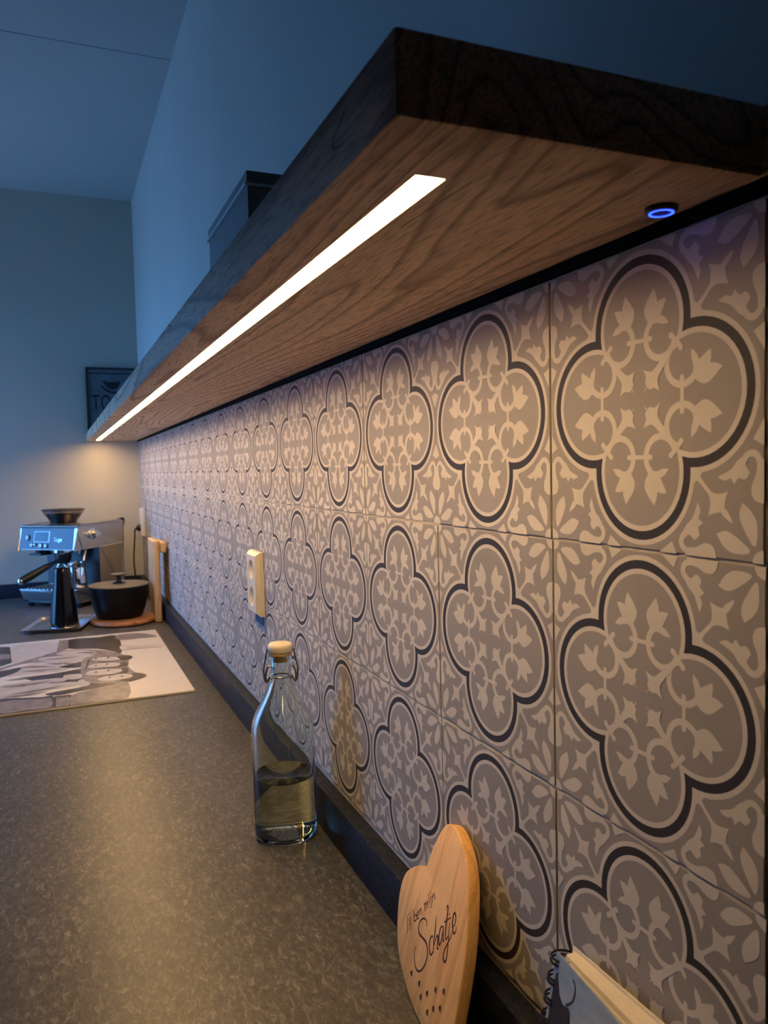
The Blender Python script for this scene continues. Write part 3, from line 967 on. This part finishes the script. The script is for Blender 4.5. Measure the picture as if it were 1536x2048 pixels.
# ---- picture-printed hob cover board
PX0, PX1, PY0, PY1 = -0.592, -0.0715, 1.579, 2.381
pb = empty('hob_cover_board', ((PX0 + PX1) / 2, (PY0 + PY1) / 2, CT))
tag(pb, 'flat white board printed with a monochrome group photograph, lying on the worktop', 'board')
hx, hy = (PX1 - PX0) / 2, (PY1 - PY0) / 2
boxobj('panel', (-hx, hx, -hy, hy, 0.0005, 0.0052), 'print_white', pb, bev=0.001)
PRINT= [('d', [(-0.343, 2.35), (-0.253, 2.344), (-0.199, 2.347), (-0.195, 2.201), (-0.204, 2.076), (-0.223, 2.106), (-0.27, 2.171), (-0.345, 2.214)]), ('l', [(-0.51, 2.337), (-0.375, 2.324), (-0.38, 2.174), (-0.42, 2.159), (-0.425, 2.097), (-0.497, 2.093)]), ('m', [(-0.371, 2.355), (-0.345, 2.351), (-0.345, 2.214), (-0.38, 2.168)]), ('d', [(-0.562, 2.356), (-0.511, 2.327), (-0.496, 2.101), (-0.542, 2.043)]), ('m', [(-0.555, 2.243), (-0.506, 2.22), (-0.503, 2.158), (-0.549, 2.148)]), ('m', [(-0.541, 2.026), (-0.42, 2.149), (-0.376, 2.191), (-0.323, 2.187), (-0.27, 2.157), (-0.217, 2.092), (-0.201, 2.042), (-0.238, 2.048), (-0.297, 2.045), (-0.328, 1.992), (-0.384, 2.023), (-0.437, 2.069), (-0.488, 2.055), (-0.539, 1.994)]), ('l', [(-0.38, 2.155), (-0.353, 2.184), (-0.293, 2.158), (-0.265, 2.11), (-0.296, 2.095), (-0.347, 2.112)]), ('l', [(-0.427, 2.116), (-0.376, 2.125), (-0.292, 2.093), (-0.275, 2.05), (-0.313, 2.004), (-0.37, 2.032), (-0.409, 2.067)]), ('l', [(-0.497, 1.94), (-0.467, 2.035), (-0.419, 2.068), (-0.373, 2.034), (-0.342, 1.966), (-0.37, 1.926), (-0.434, 1.937), (-0.477, 1.937)]), ('d', [(-0.539, 1.994), (-0.5, 2.017), (-0.47, 2.028), (-0.475, 1.983), (-0.503, 1.944), (-0.535, 1.931)]), ('d', [(-0.373, 1.983), (-0.342, 1.999), (-0.313, 2.018), (-0.3, 1.976), (-0.315, 1.948), (-0.356, 1.961)]), ('d', [(-0.45, 1.9), (-0.377, 1.914), (-0.315, 1.935), (-0.273, 1.945), (-0.21, 1.927), (-0.199, 1.896), (-0.215, 1.872), (-0.278, 1.852), (-0.306, 1.808), (-0.333, 1.78), (-0.375, 1.802), (-0.416, 1.824), (-0.442, 1.867)]), ('l', [(-0.361, 1.879), (-0.317, 1.873), (-0.305, 1.844), (-0.332, 1.822), (-0.358, 1.836)]), ('l', [(-0.527, 1.816), (-0.492, 1.851), (-0.423, 1.859), (-0.361, 1.852), (-0.362, 1.816), (-0.416, 1.817), (-0.459, 1.806), (-0.525, 1.782)]), ('l', [(-0.515, 1.721), (-0.502, 1.802), (-0.447, 1.813), (-0.378, 1.806), (-0.333, 1.793), (-0.328, 1.756), (-0.375, 1.747), (-0.445, 1.746), (-0.479, 1.702)]), ('d', [(-0.405, 1.712), (-0.334, 1.732), (-0.308, 1.752), (-0.287, 1.797), (-0.237, 1.756), (-0.253, 1.715), (-0.323, 1.7), (-0.375, 1.683)]), ('l', [(-0.331, 1.795), (-0.319, 1.815), (-0.304, 1.792), (-0.304, 1.75), (-0.319, 1.737), (-0.331, 1.757)]), ('m', [(-0.312, 2.035), (-0.274, 2.072), (-0.208, 2.046), (-0.181, 2.02), (-0.191, 1.968), (-0.199, 1.888), (-0.185, 1.816), (-0.166, 1.783), (-0.181, 1.747), (-0.225, 1.733), (-0.292, 1.757), (-0.319, 1.829)]), ('d', [(-0.221, 2.029), (-0.198, 2.04), (-0.178, 2.011), (-0.188, 1.98), (-0.213, 1.98)]), ('l', [(-0.289, 2.026), (-0.268, 2.045), (-0.232, 2.035), (-0.209, 2.01), (-0.217, 1.987), (-0.256, 1.992)]), ('d', [(-0.223, 1.943), (-0.204, 1.954), (-0.195, 1.932), (-0.205, 1.899), (-0.223, 1.904)]), ('l', [(-0.301, 1.944), (-0.283, 1.967), (-0.243, 1.966), (-0.219, 1.945), (-0.222, 1.92), (-0.26, 1.918), (-0.291, 1.927)]), ('d', [(-0.225, 1.867), (-0.208, 1.885), (-0.201, 1.86), (-0.208, 1.826), (-0.225, 1.831)]), ('l', [(-0.309, 1.864), (-0.295, 1.894), (-0.251, 1.894), (-0.221, 1.873), (-0.221, 1.847), (-0.252, 1.832), (-0.29, 1.839)]), ('d', [(-0.21, 1.8), (-0.188, 1.815), (-0.169, 1.796), (-0.165, 1.768), (-0.181, 1.751), (-0.205, 1.745), (-0.231, 1.752)]), ('l', [(-0.283, 1.789), (-0.265, 1.816), (-0.222, 1.82), (-0.199, 1.803), (-0.2, 1.776), (-0.225, 1.764), (-0.263, 1.765)]), ('d', [(-0.52, 1.711), (-0.414, 1.685), (-0.389, 1.684), (-0.389, 1.573), (-0.44, 1.567), (-0.512, 1.578)]), ('m', [(-0.502, 1.689), (-0.42, 1.67), (-0.393, 1.668), (-0.393, 1.586), (-0.441, 1.587), (-0.496, 1.585)]), ('d', [(-0.387, 1.677), (-0.348, 1.675), (-0.35, 1.575), (-0.387, 1.572)]), ('m', [(-0.381, 1.662), (-0.353, 1.661), (-0.353, 1.582), (-0.382, 1.58)]), ('m', [(-0.347, 1.668), (-0.292, 1.703), (-0.242, 1.73), (-0.214, 1.729), (-0.225, 1.585), (-0.297, 1.581), (-0.347, 1.573)]), ('m', [(-0.199, 2.341), (-0.131, 2.344), (-0.079, 2.263), (-0.139, 2.26), (-0.196, 2.266)]), ('s', [(-0.195, 2.18), (-0.137, 2.147), (-0.075, 2.129), (-0.094, 2.103), (-0.157, 2.113), (-0.2, 2.112)]), ('m', [(-0.42, 2.094), (-0.376, 2.092), (-0.311, 2.085), (-0.369, 2.077)]), ('m', [(-0.408, 2.036), (-0.356, 2.024), (-0.327, 2.043), (-0.373, 2.008)]), ('m', [(-0.48, 2.026), (-0.432, 2.024), (-0.377, 1.985), (-0.436, 2.008)]), ('m', [(-0.468, 1.971), (-0.418, 1.972), (-0.363, 1.952), (-0.418, 1.953)]), ('m', [(-0.501, 1.891), (-0.45, 1.908), (-0.407, 1.907), (-0.456, 1.886)]), ('m', [(-0.51, 1.826), (-0.46, 1.834), (-0.384, 1.835), (-0.456, 1.81)]), ('m', [(-0.487, 1.743), (-0.427, 1.762), (-0.359, 1.769), (-0.421, 1.743)]), ('m', [(-0.324, 2.143), (-0.287, 2.135), (-0.251, 2.092), (-0.295, 2.113)]), ('m', [(-0.498, 1.724), (-0.451, 1.734), (-0.396, 1.73), (-0.447, 1.714)]), ('d', [(-0.281, 1.997), (-0.242, 1.982), (-0.205, 1.972), (-0.243, 1.972)]), ('d', [(-0.285, 1.915), (-0.247, 1.904), (-0.205, 1.899), (-0.248, 1.892)]), ('d', [(-0.286, 1.829), (-0.249, 1.821), (-0.207, 1.832), (-0.248, 1.811)]), ('d', [(-0.298, 2.027), (-0.29, 2.03), (-0.301, 1.952), (-0.312, 1.886)]), ('d', [(-0.217, 2.025), (-0.193, 2.034), (-0.179, 2.012), (-0.192, 1.99), (-0.211, 1.986)]), ('d', [(-0.233, 1.751), (-0.204, 1.747), (-0.177, 1.755), (-0.206, 1.732)]), ('d', [(-0.278, 2.038), (-0.272, 2.038), (-0.273, 2.024), (-0.279, 2.023)]), ('d', [(-0.246, 2.032), (-0.239, 2.032), (-0.24, 2.018), (-0.246, 2.018)]), ('d', [(-0.283, 1.948), (-0.277, 1.948), (-0.277, 1.935), (-0.283, 1.935)]), ('d', [(-0.254, 1.954), (-0.248, 1.954), (-0.248, 1.941), (-0.254, 1.941)]), ('d', [(-0.286, 1.875), (-0.28, 1.875), (-0.28, 1.862), (-0.286, 1.862)]), ('d', [(-0.255, 1.877), (-0.249, 1.877), (-0.249, 1.864), (-0.255, 1.864)]), ('d', [(-0.256, 1.798), (-0.251, 1.798), (-0.251, 1.787), (-0.257, 1.787)]), ('d', [(-0.226, 1.797), (-0.22, 1.796), (-0.221, 1.785), (-0.227, 1.785)])]
bm = bmesh.new()
KM = {'d': 0, 'm': 1, 'l': 2, 's': 3}
for i, (k, P) in enumerate(PRINT):
    P = [(min(max(p[0], PX0 + 0.001), PX1 - 0.001), min(max(p[1], PY0 + 0.001), PY1 - 0.001)) for p in P]
    Q = smooth_outline(P, 3) if len(P) > 4 else P
    Q = [(min(max(p[0], PX0 + 0.001), PX1 - 0.001), min(max(p[1], PY0 + 0.001), PY1 - 0.001)) for p in Q]
    fill(bm, Q, lambda a, c: Vector((a - pb.location.x, c - pb.location.y, 0.0053 + 0.00003 * i)), KM[k])
finish(bm, 'photo_print', ['print_dark', 'print_mid', 'print_light', 'print_pale'], pb)

# ---- round wooden trivet board and black pot
tv = empty('round_trivet', (-0.156, 2.605, CT))
tag(tv, 'round reddish wooden trivet board under the black pot', 'trivet')
bm = bmesh.new(); lathe(bm, [(0, 0.001), (0.106, 0.001), (0.112, 0.006), (0.112, 0.012), (0.108, 0.017), (0, 0.018)], 64)
finish(bm, 'disc', 'acacia', tv, smooth=0.7)
pot = empty('cooking_pot', (-0.166, 2.625, CT + 0.0185))
tag(pot, 'black enamelled cooking pot with flat grey lid on a round wooden trivet', 'pot')
bm = bmesh.new(); lathe(bm, [(0, 0.0), (0.072, 0.0), (0.080, 0.006), (0.090, 0.035), (0.0985, 0.075), (0.1025, 0.112), (0.1035, 0.1125), (0.0995, 0.1125), (0.086, 0.03), (0.070, 0.006), (0, 0.005)], 64)
finish(bm, 'pot_body', 'black_enamel', pot, smooth=0.8)
bm = bmesh.new(); lathe(bm, [(0, 0.1130), (0.1040, 0.1130), (0.1050, 0.1155), (0.1030, 0.1175), (0.060, 0.1200), (0, 0.1215)], 64)
lid = finish(bm, 'lid', 'lid_grey', pot, smooth=0.6)
bm = bmesh.new(); lathe(bm, [(0, 0.1212), (0.024, 0.1212), (0.022, 0.1235), (0.012, 0.126), (0.0085, 0.132), (0.0085, 0.143), (0.013, 0.148)], 40)
finish(bm, 'knob_stem', 'black_plastic', lid, smooth=0.8)
bm = bmesh.new(); lathe(bm, [(0, 0.1470), (0.016, 0.1475), (0.027, 0.1515), (0.028, 0.1535), (0.026, 0.1550), (0, 0.1555)], 40)
finish(bm, 'knob', 'lid_grey', lid, smooth=0.8)

# ---- wooden stand leaning by the wall
st = empty('wooden_stand', (-0.043, 2.60, CT))
tag(st, 'upright wooden board stand at the tiled wall beside the black pot', 'stand')
bm = bmesh.new(); box(bm, -0.011, 0.013, -0.075, 0.095, 0.0005, 0.292, bev=0.007, seg=3)
finish(bm, 'upright_board', 'board_wood', st, smooth=0.8)
bm = bmesh.new(); box(bm, 0.0135, 0.036, -0.075, 0.095, 0.246, 0.284, bev=0.008, seg=3)
finish(bm, 'top_ledge', 'board_wood', st, smooth=0.8)

# ---- metal tray with a glossy black flared vessel
tr = empty('metal_tray', (-0.366, 2.640, CT), math.radians(-14))
tag(tr, 'small shallow steel tray with raised rim in front of the coffee machine', 'tray')


def rrect(w, d, r, n=6):
    P = []
    for cx_, cy_, a0 in ((w - r, d - r, 0), (-w + r, d - r, 90), (-w + r, -d + r, 180), (w - r, -d + r, 270)):
        for k in range(n + 1):
            a = math.radians(a0 + 90 * k / n)
            P.append((cx_ + r * math.cos(a), cy_ + r * math.sin(a)))
    return P


bm = bmesh.new()
lv = [(0.088, 0.118, 0.0008), (0.094, 0.125, 0.010), (0.099, 0.130, 0.013), (0.099, 0.130, 0.0142), (0.093, 0.124, 0.0115), (0.086, 0.116, 0.0030)]
rg = [[bm.verts.new((p[0], p[1], z)) for p in rrect(w, d, 0.02)] for w, d, z in lv]
for a, c in zip(rg[:-1], rg[1:]):
    for i in range(len(a)):
        j = (i + 1) % len(a)
        bm.faces.new((a[i], a[j], c[j], c[i]))
bm.faces.new(rg[0][::-1]); bm.faces.new(rg[-1])
finish(bm, 'tray_body', 'steel', tr, smooth=0.7)
ve = empty('flared_vessel', (-0.352, 2.60, CT + 0.0032))
tag(ve, 'tall glossy black vessel with flared foot standing on the steel tray', 'vessel')
bm = bmesh.new(); lathe(bm, [(0, 0.0), (0.046, 0.0), (0.0485, 0.003), (0.0480, 0.010), (0.0440, 0.050), (0.0385, 0.100), (0.0320, 0.150), (0.0285, 0.190), (0.0275, 0.203), (0.0262, 0.205), (0.0255, 0.200), (0.028, 0.150), (0.0, 0.02)], 48)
finish(bm, 'vessel_body', 'black_gloss', ve, smooth=0.7)
bm = bmesh.new()
tube(bm, [(0.0485 * math.cos(2 * math.pi * i / 48), 0.0485 * math.sin(2 * math.pi * i / 48), 0.004) for i in range(48)], 0.0018, 8, closed=True)
finish(bm, 'foot_ring', 'steel', ve, smooth=1.0)

# ---- espresso machine, set diagonally in the corner
MA = math.radians(41)
MW, MD = 0.132, 0.145
Rc = Vector((-0.298, 2.985, 0))
MX = Vector((math.cos(MA), -math.sin(MA), 0)); MY = Vector((math.sin(MA), math.cos(MA), 0))
mc = Rc - MX * MW + MY * MD
mach = empty('espresso_machine', (mc.x, mc.y, CT), -MA)
tag(mach, 'stainless steel espresso machine with bean hopper and display, set in the corner', 'coffee machine')


def yz_prism(name, pts, x0, x1, mat, parent, bev=0.0):
    bm = bmesh.new()
    prism(bm, pts, lambda a, c: Vector((x0, a, c)), lambda a, c: Vector((x1, a, c)))
    if bev:
        bmesh.ops.dissolve_limit(bm, angle_limit=0.01, verts=bm.verts, edges=bm.edges)
        bmesh.ops.bevel(bm, geom=list(bm.edges), offset=bev, segments=2, profile=0.6, affect='EDGES')
    return finish(bm, name, mat, parent, smooth=0.6)


for sx in (-1, 1):
    for sy in (-1, 1):
        bm = bmesh.new(); lathe(bm, [(0, 0.0005), (0.012, 0.0005), (0.014, 0.012), (0, 0.012)], 16, (sx * 0.12, sy * 0.12, 0))
        finish(bm, 'foot', 'black_plastic', mach, smooth=0.6)
boxobj('base', (-MW + 0.004, MW - 0.004, -MD + 0.012, MD, 0.0125, 0.024), 'black_plastic', mach, bev=0.003)
dt = yz_prism('drip_tray', [(-MD - 0.012, 0.070), (-MD + 0.006, 0.0245), (-0.002, 0.0245), (-0.002, 0.070)], -MW - 0.004, MW + 0.004, 'steel', mach, bev=0.004)
da, db = Vector((0, -MD + 0.006, 0.0245)), Vector((0, -MD - 0.012, 0.070))
du = (db - da).normalized(); dn = Vector((0, -du.z, du.y))
bm = bmesh.new()
V = [bm.verts.new(da + du * t_ + dn * d + Vector((x, 0, 0))) for x, t_, d in ((-MW, .005, .0003), (MW, .005, .0003), (MW, .044, .0003), (-MW, .044, .0003), (-MW, .005, .0015), (MW, .005, .0015), (MW, .044, .0015), (-MW, .044, .0015))]
for q in ((0, 3, 2, 1), (4, 5, 6, 7), (0, 1, 5, 4), (1, 2, 6, 5), (2, 3, 7, 6), (3, 0, 4, 7)):
    bm.faces.new([V[i] for i in q])
finish(bm, 'tray_fascia', 'fascia_metal', dt)
bm = bmesh.new()
for i in range(13):
    xx = -0.117 + 0.0195 * i
    box(bm, xx - 0.004, xx + 0.004, -MD + 0.006, -0.010, 0.0703, 0.0735)
finish(bm, 'drip_grate', 'steel', dt)
yz_prism('body', [(0.0, 0.0245), (MD, 0.0245), (MD, 0.238), (0.0, 0.238)], -MW, MW, 'steel', mach, bev=0.004)
boxobj('back_splash', (-MW - 0.001, MW - 0.002, -0.0035, -0.0003, 0.074, 0.236), 'black_plastic', mach)
head = yz_prism('head', [(-MD - 0.010, 0.232), (-MD + 0.030, 0.2365), (MD + 0.004, 0.236), (MD + 0.004, 0.326), (MD - 0.012, 0.334), (-MD + 0.024, 0.330), (-MD + 0.008, 0.322)], -MW - 0.004, MW + 0.004, 'steel', mach, bev=0.005)
# the slanted control panel: frame on the head's front face
fa, fb = Vector((0, -MD - 0.010, 0.232)), Vector((0, -MD + 0.008, 0.322))
fu = (fb - fa).normalized(); fn = Vector((0, -fu.z, fu.y))


def pan(x, t_, d=0.0):
    return Vector((x, 0, 0)) + fa + fu * t_ + fn * d


def pbox(name, x0, x1, t0, t1, d0, d1, mat, parent):
    bm = bmesh.new()
    V = [bm.verts.new(pan(x, t_, d)) for x, t_, d in ((x0, t0, d0), (x1, t0, d0), (x1, t1, d0), (x0, t1, d0), (x0, t0, d1), (x1, t0, d1), (x1, t1, d1), (x0, t1, d1))]
    for q in ((0, 3, 2, 1), (4, 5, 6, 7), (0, 1, 5, 4), (1, 2, 6, 5), (2, 3, 7, 6), (3, 0, 4, 7)):
        bm.faces.new([V[i] for i in q])
    return finish(bm, name, mat, parent)


pbox('control_panel', -MW - 0.001, MW - 0.008, 0.003, 0.089, 0.0002, 0.0016, 'panel_metal', head)
pbox('display_frame', -0.066, 0.012, 0.032, 0.076, 0.0017, 0.0026, 'fascia_metal', head)
pbox('display', -0.063, 0.004, 0.035, 0.073, 0.0027, 0.0034, 'display', head)
for x, t_, r_ in ((-0.098, 0.050, 0.0125), (-0.073, 0.020, 0.0080), (-0.058, 0.022, 0.0065), (-0.028, 0.018, 0.0095), (-0.004, 0.018, 0.0090)):
    bm = bmesh.new(); lathe(bm, [(0, 0.0), (r_, 0.0), (r_, 0.004), (r_ * 0.8, 0.0055), (0, 0.0055)], 24, pan(x, t_, 0.0018), fn)
    finish(bm, 'button', 'fascia_metal', head, smooth=0.6)
bm = bmesh.new()
text_mesh(bm, 'Sage', 0.022, lambda a, c: pan(0.032 + a, 0.036 + c, 0.0022))
finish(bm, 'lettering', 'chrome', head)
bm = bmesh.new(); lathe(bm, [(0, 0.0), (0.021, 0.0), (0.021, 0.004), (0.0165, 0.006), (0.0155, 0.024), (0.0, 0.025)], 32, (MW + 0.0042, -0.045, 0.290), (1, 0, 0))
box(bm, MW + 0.029, MW + 0.034, -0.060, -0.030, 0.287, 0.293, bev=0.001)
finish(bm, 'steam_dial', 'chrome', mach, smooth=0.6)
# hopper with beans
HXY = (-0.040, -0.004)
hop = empty('bean_hopper', (HXY[0], HXY[1], 0.331)); hop.parent = mach
bm = bmesh.new(); lathe(bm, [(0.052, 0.0005), (0.055, 0.010), (0.080, 0.044), (0.082, 0.052), (0.079, 0.052), (0.077, 0.045), (0.052, 0.011), (0.049, 0.0005), (0.052, 0.0005)], 48)
finish(bm, 'hopper_cone', 'smoky_plastic', hop, smooth=0.7)
bm = bmesh.new(); lathe(bm, [(0, 0.002), (0.048, 0.002), (0.051, 0.011), (0.070, 0.036), (0, 0.039)], 40)
finish(bm, 'beans', 'beans', hop, smooth=0.6)
bm = bmesh.new(); lathe(bm, [(0, 0.0525), (0.084, 0.0525), (0.085, 0.056), (0.080, 0.0585), (0, 0.0595)], 48)
finish(bm, 'hopper_lid', 'black_plastic', hop, smooth=0.6)
# grinder outlet, brew group and portafilter
bm = bmesh.new(); lathe(bm, [(0.0, 0.0), (0.022, 0.0), (0.026, -0.008), (0.030, -0.026), (0.0, -0.026)], 28, (-0.090, -0.075, 0.236))
box(bm, -0.122, -0.060, -0.120, -0.050, 0.205, 0.213, bev=0.003)
finish(bm, 'grinder_outlet', 'black_plastic', mach, smooth=0.6)
bm = bmesh.new(); lathe(bm, [(0, 0.0), (0.040, 0.0), (0.040, -0.018), (0.034, -0.026), (0, -0.026)], 36, (0.012, -0.078, 0.2358))
finish(bm, 'brew_group', 'chrome', mach, smooth=0.6)
pf = empty('portafilter', (0.012, -0.078, 0.194)); pf.parent = mach
bm = bmesh.new(); lathe(bm, [(0, -0.022), (0.022, -0.022), (0.031, -0.010), (0.033, 0.010), (0.033, 0.0155), (0, 0.0155)], 36)
finish(bm, 'basket_holder', 'black_plastic', pf, smooth=0.6)
pd = Vector((-0.42, -0.80, -0.42)).normalized()
bm = bmesh.new()
tube(bm, [pd * 0.030, pd * 0.060, pd * 0.075, pd * 0.110, pd * 0.150, pd * 0.185], [0.007, 0.009, 0.013, 0.0145, 0.0165, 0.015], 16)
finish(bm, 'handle', 'black_plastic', pf, smooth=0.9)
bm = bmesh.new(); tube(bm, [pd * 0.1852, pd * 0.190, pd * 0.198], [0.0158, 0.0165, 0.010], 16)
finish(bm, 'handle_cap', 'chrome', pf, smooth=0.9)
bm = bmesh.new()
for s in (-1, 1):
    tube(bm, catmull([(0, 0, -0.020), (s * 0.012, -0.004, -0.026), (s * 0.020, -0.006, -0.036), (s * 0.020, -0.006, -0.046)], 4, False), 0.0068, 12)
finish(bm, 'twin_spout', 'chrome', pf, smooth=0.9)
bm = bmesh.new()
tube(bm, catmull([(0.112, -0.060, 0.238), (0.117, -0.072, 0.220), (0.125, -0.095, 0.180), (0.129, -0.108, 0.130)], 5, False), 0.0052, 12)
finish(bm, 'steam_wand', 'chrome', mach, smooth=0.9)
bm = bmesh.new()
tube(bm, [(0.1243, -0.093, 0.184), (0.1268, -0.101, 0.158)], 0.0085, 12)
finish(bm, 'wand_grip', 'black_plastic', mach, smooth=0.9)
bm = bmesh.new(); tube(bm, catmull([(0.068, -0.040, 0.238), (0.068, -0.046, 0.222), (0.068, -0.050, 0.208)], 4, False), 0.006, 12)
finish(bm, 'hot_water_spout', 'chrome', mach, smooth=0.9)
bm = bmesh.new(); box(bm, -MW + 0.02, MW - 0.004, MD + 0.0005, MD + 0.018, 0.06, 0.325, bev=0.006)
finish(bm, 'water_tank', 'smoky_plastic', mach, smooth=0.6)
bm = bmesh.new(); tube(bm, catmull([(MW - 0.01, MD - 0.01, 0.334), (MW - 0.006, MD + 0.02, 0.338), (MW - 0.006, MD + 0.024, 0.322), (MW - 0.008, MD + 0.019, 0.305)], 4, False), 0.005, 10)
finish(bm, 'tank_handle', 'black_plastic', mach, smooth=0.9)

# milk jug on the drip tray
jl = mc + MX * 0.080 - MY * 0.084
jug = empty('milk_jug', (jl.x, jl.y, CT + 0.0740), -MA - math.pi / 2)
tag(jug, 'stainless steel milk jug standing on the coffee machine drip tray', 'jug')
bm = bmesh.new(); lathe(bm, [(0, 0.0), (0.036, 0.0), (0.0395, 0.004), (0.040, 0.020), (0.0385, 0.045), (0.0335, 0.075), (0.0320, 0.085), (0.0335, 0.098), (0.0345, 0.102), (0.0330, 0.1015), (0.0305, 0.085), (0.037, 0.045), (0.038, 0.006), (0, 0.004)], 40)
finish(bm, 'jug_body', 'chrome', jug, smooth=0.9)
bm = bmesh.new(); tube(bm, catmull([(0.033, 0, 0.090), (0.055, 0, 0.094), (0.062, 0, 0.075), (0.058, 0, 0.040), (0.040, 0, 0.022)], 5, False), 0.0042, 10)
finish(bm, 'jug_handle', 'chrome', jug, smooth=0.9)

# ================================================================== things on the wall
def socket(y, zc, label):
    s_ = empty('double_socket', (0, y, zc))
    tag(s_, label, 'socket', 'double wall sockets on the tiled wall')
    bm = bmesh.new()
    P0, P1 = (0.041, 0.062), (0.034, 0.055)
    A = [bm.verts.new((-0.0004, a * P0[0], c * P0[1])) for a, c in ((-1, -1), (1, -1), (1, 1), (-1, 1))]
    B = [bm.verts.new((-0.008, a * P0[0], c * P0[1])) for a, c in ((-1, -1), (1, -1), (1, 1), (-1, 1))]
    D = [bm.verts.new((-0.016, a * P1[0], c * P1[1])) for a, c in ((-1, -1), (1, -1), (1, 1), (-1, 1))]
    bm.faces.new(A)
    for X, Y in ((A, B), (B, D)):
        for i in range(4):
            j = (i + 1) % 4
            bm.faces.new((X[i], X[j], Y[j], Y[i]))
    # front face with two round wells
    n = 32
    hs = []
    for zc_ in (0.0265, -0.0265):
        hs.append([bm.verts.new((-0.016, 0.0195 * math.cos(2 * math.pi * i / n), zc_ + 0.0195 * math.sin(2 * math.pi * i / n))) for i in range(n)])
    loops = [[Vector((v.co.y, v.co.z, 0)) for v in D]] + [[Vector((v.co.y, v.co.z, 0)) for v in h_] for h_ in hs]
    flat = list(D) + hs[0] + hs[1]
    for t_ in tessellate_polygon(loops):
        bm.faces.new([flat[i] for i in t_])
    for h_ in hs:
        bot_ = [bm.verts.new((-0.003, v.co.y * 0.94, v.co.z)) for v in h_]
        for i in range(n):
            j = (i + 1) % n
            bm.faces.new((h_[i], h_[j], bot_[j], bot_[i]))
        bm.faces.new(bot_)
    finish(bm, 'cover_plate', 'socket_white', s_, smooth=0.5)
    for zc_ in (0.0265, -0.0265):
        for sy in (-1, 1):
            bm = bmesh.new(); lathe(bm, [(0, 0), (0.0026, 0), (0.0026, 0.0004), (0, 0.0004)], 16, (-0.0031, sy * 0.0095, zc_), (-1, 0, 0))
            finish(bm, 'pin_hole', 'socket_hole', s_)
    return s_


socket(1.187, 1.2315, 'cream double wall socket with a scrap of blue tape below it')
socket(3.345, 1.232, 'cream double wall socket at the far end with black plug in it')
tp = boxobj('masking_tape', (-0.0013, -0.0009, 1.158, 1.222, 1.150, 1.1675), 'tape_blue')
tag(tp, 'short strip of blue masking tape stuck on the tiles below the socket', 'tape')

cord = empty('power_cord', (-0.030, 3.345, 1.2055))
tag(cord, 'black power cord with plug hanging from the far wall socket', 'cord')
bm = bmesh.new()
lathe(bm, [(0, 0.0), (0.0175, 0.0), (0.0180, 0.010), (0.0150, 0.022), (0.0075, 0.030), (0, 0.031)], 28, (0.0265, 0, 0), (-1, 0, 0))
finish(bm, 'plug', 'black_plastic', cord, smooth=0.7)
bm = bmesh.new()
tube(bm, catmull([(-0.001, 0, 0.0), (-0.010, 0, -0.010), (-0.012, 0, -0.040), (-0.016, 0, -0.090), (-0.020, -0.004, -0.150), (-0.016, -0.006, -0.220), (-0.018, -0.004, -0.265), (-0.045, 0.006, -0.2815), (-0.085, 0.000, -0.2815)], 6, False), 0.0035, 10)
finish(bm, 'cable', 'black_plastic', cord, smooth=1.0)

# ================================================================== things on the shelf
bx = empty('storage_box', (-0.150, 0.565, SH1 + 0.0005))
tag(bx, 'grey lidded storage box standing on the oak shelf', 'box')
boxobj('box_body', (0.001, 0.135, 0.001, 0.235, 0.0, 0.1345), 'box_grey', bx, bev=0.001)
boxobj('box_rim_highlight', (-0.0022, 0.1365, -0.0003, 0.2365, 0.1346, 0.1376), 'box_rim_highlight', bx)  # white strip paints in the bright highlight along the lid's lower edge
boxobj('box_lid', (0.0, 0.136, 0.0, 0.236, 0.1377, 0.151), 'box_grey', bx, bev=0.001)

sg = empty('framed_sign', (-0.110, YF - 0.016, SH1 + 0.0005))
tag(sg, 'dark framed sign with a cup picture and tall letters on the shelf end', 'sign')
w_, h_ = 0.107, 0.290
boxobj('sign_face', (-w_ + 0.008, w_ - 0.008, -0.004, 0.010, 0.008, h_ - 0.008), 'sign_face', sg)
for n_, d in (('frame_bar', (-w_, -w_ + 0.009, 0, h_)), ('frame_bar', (w_ - 0.009, w_, 0, h_)), ('frame_bar', (-w_ + 0.0092, w_ - 0.0092, 0, 0.009)), ('frame_bar', (-w_ + 0.0092, w_ - 0.0092, h_ - 0.009, h_))):
    boxobj(n_, (d[0], d[1], -0.009, 0.012, d[2], d[3]), 'sign_frame', sg, bev=0.001)
bm = bmesh.new()
s3 = lambda a, c: Vector((a, -0.0043, c))
fill(bm, [(-w_ + 0.010, h_ - 0.0235), (w_ - 0.010, h_ - 0.0235), (w_ - 0.010, h_ - 0.0285), (-w_ + 0.010, h_ - 0.0285)], s3)
fill(bm, smooth_outline([(-0.036, 0.232), (-0.012, 0.226), (0.028, 0.228), (0.040, 0.234), (0.030, 0.206), (0.010, 0.192), (-0.008, 0.196), (-0.022, 0.206)], 4), s3)
fill(bm, smooth_outline([(-0.048, 0.214), (-0.030, 0.202), (0.0, 0.186), (0.030, 0.186), (0.050, 0.200), (0.020, 0.178), (-0.010, 0.178), (-0.036, 0.196)], 4), s3)
finish(bm, 'sign_picture', 'sign_print', sg)
bm = bmesh.new()
text_mesh(bm, 'TO', 0.100, lambda a, c: Vector((-0.086 + a * 0.60, -0.0043, 0.100 + c)))
finish(bm, 'sign_lettering', 'sign_print', sg)
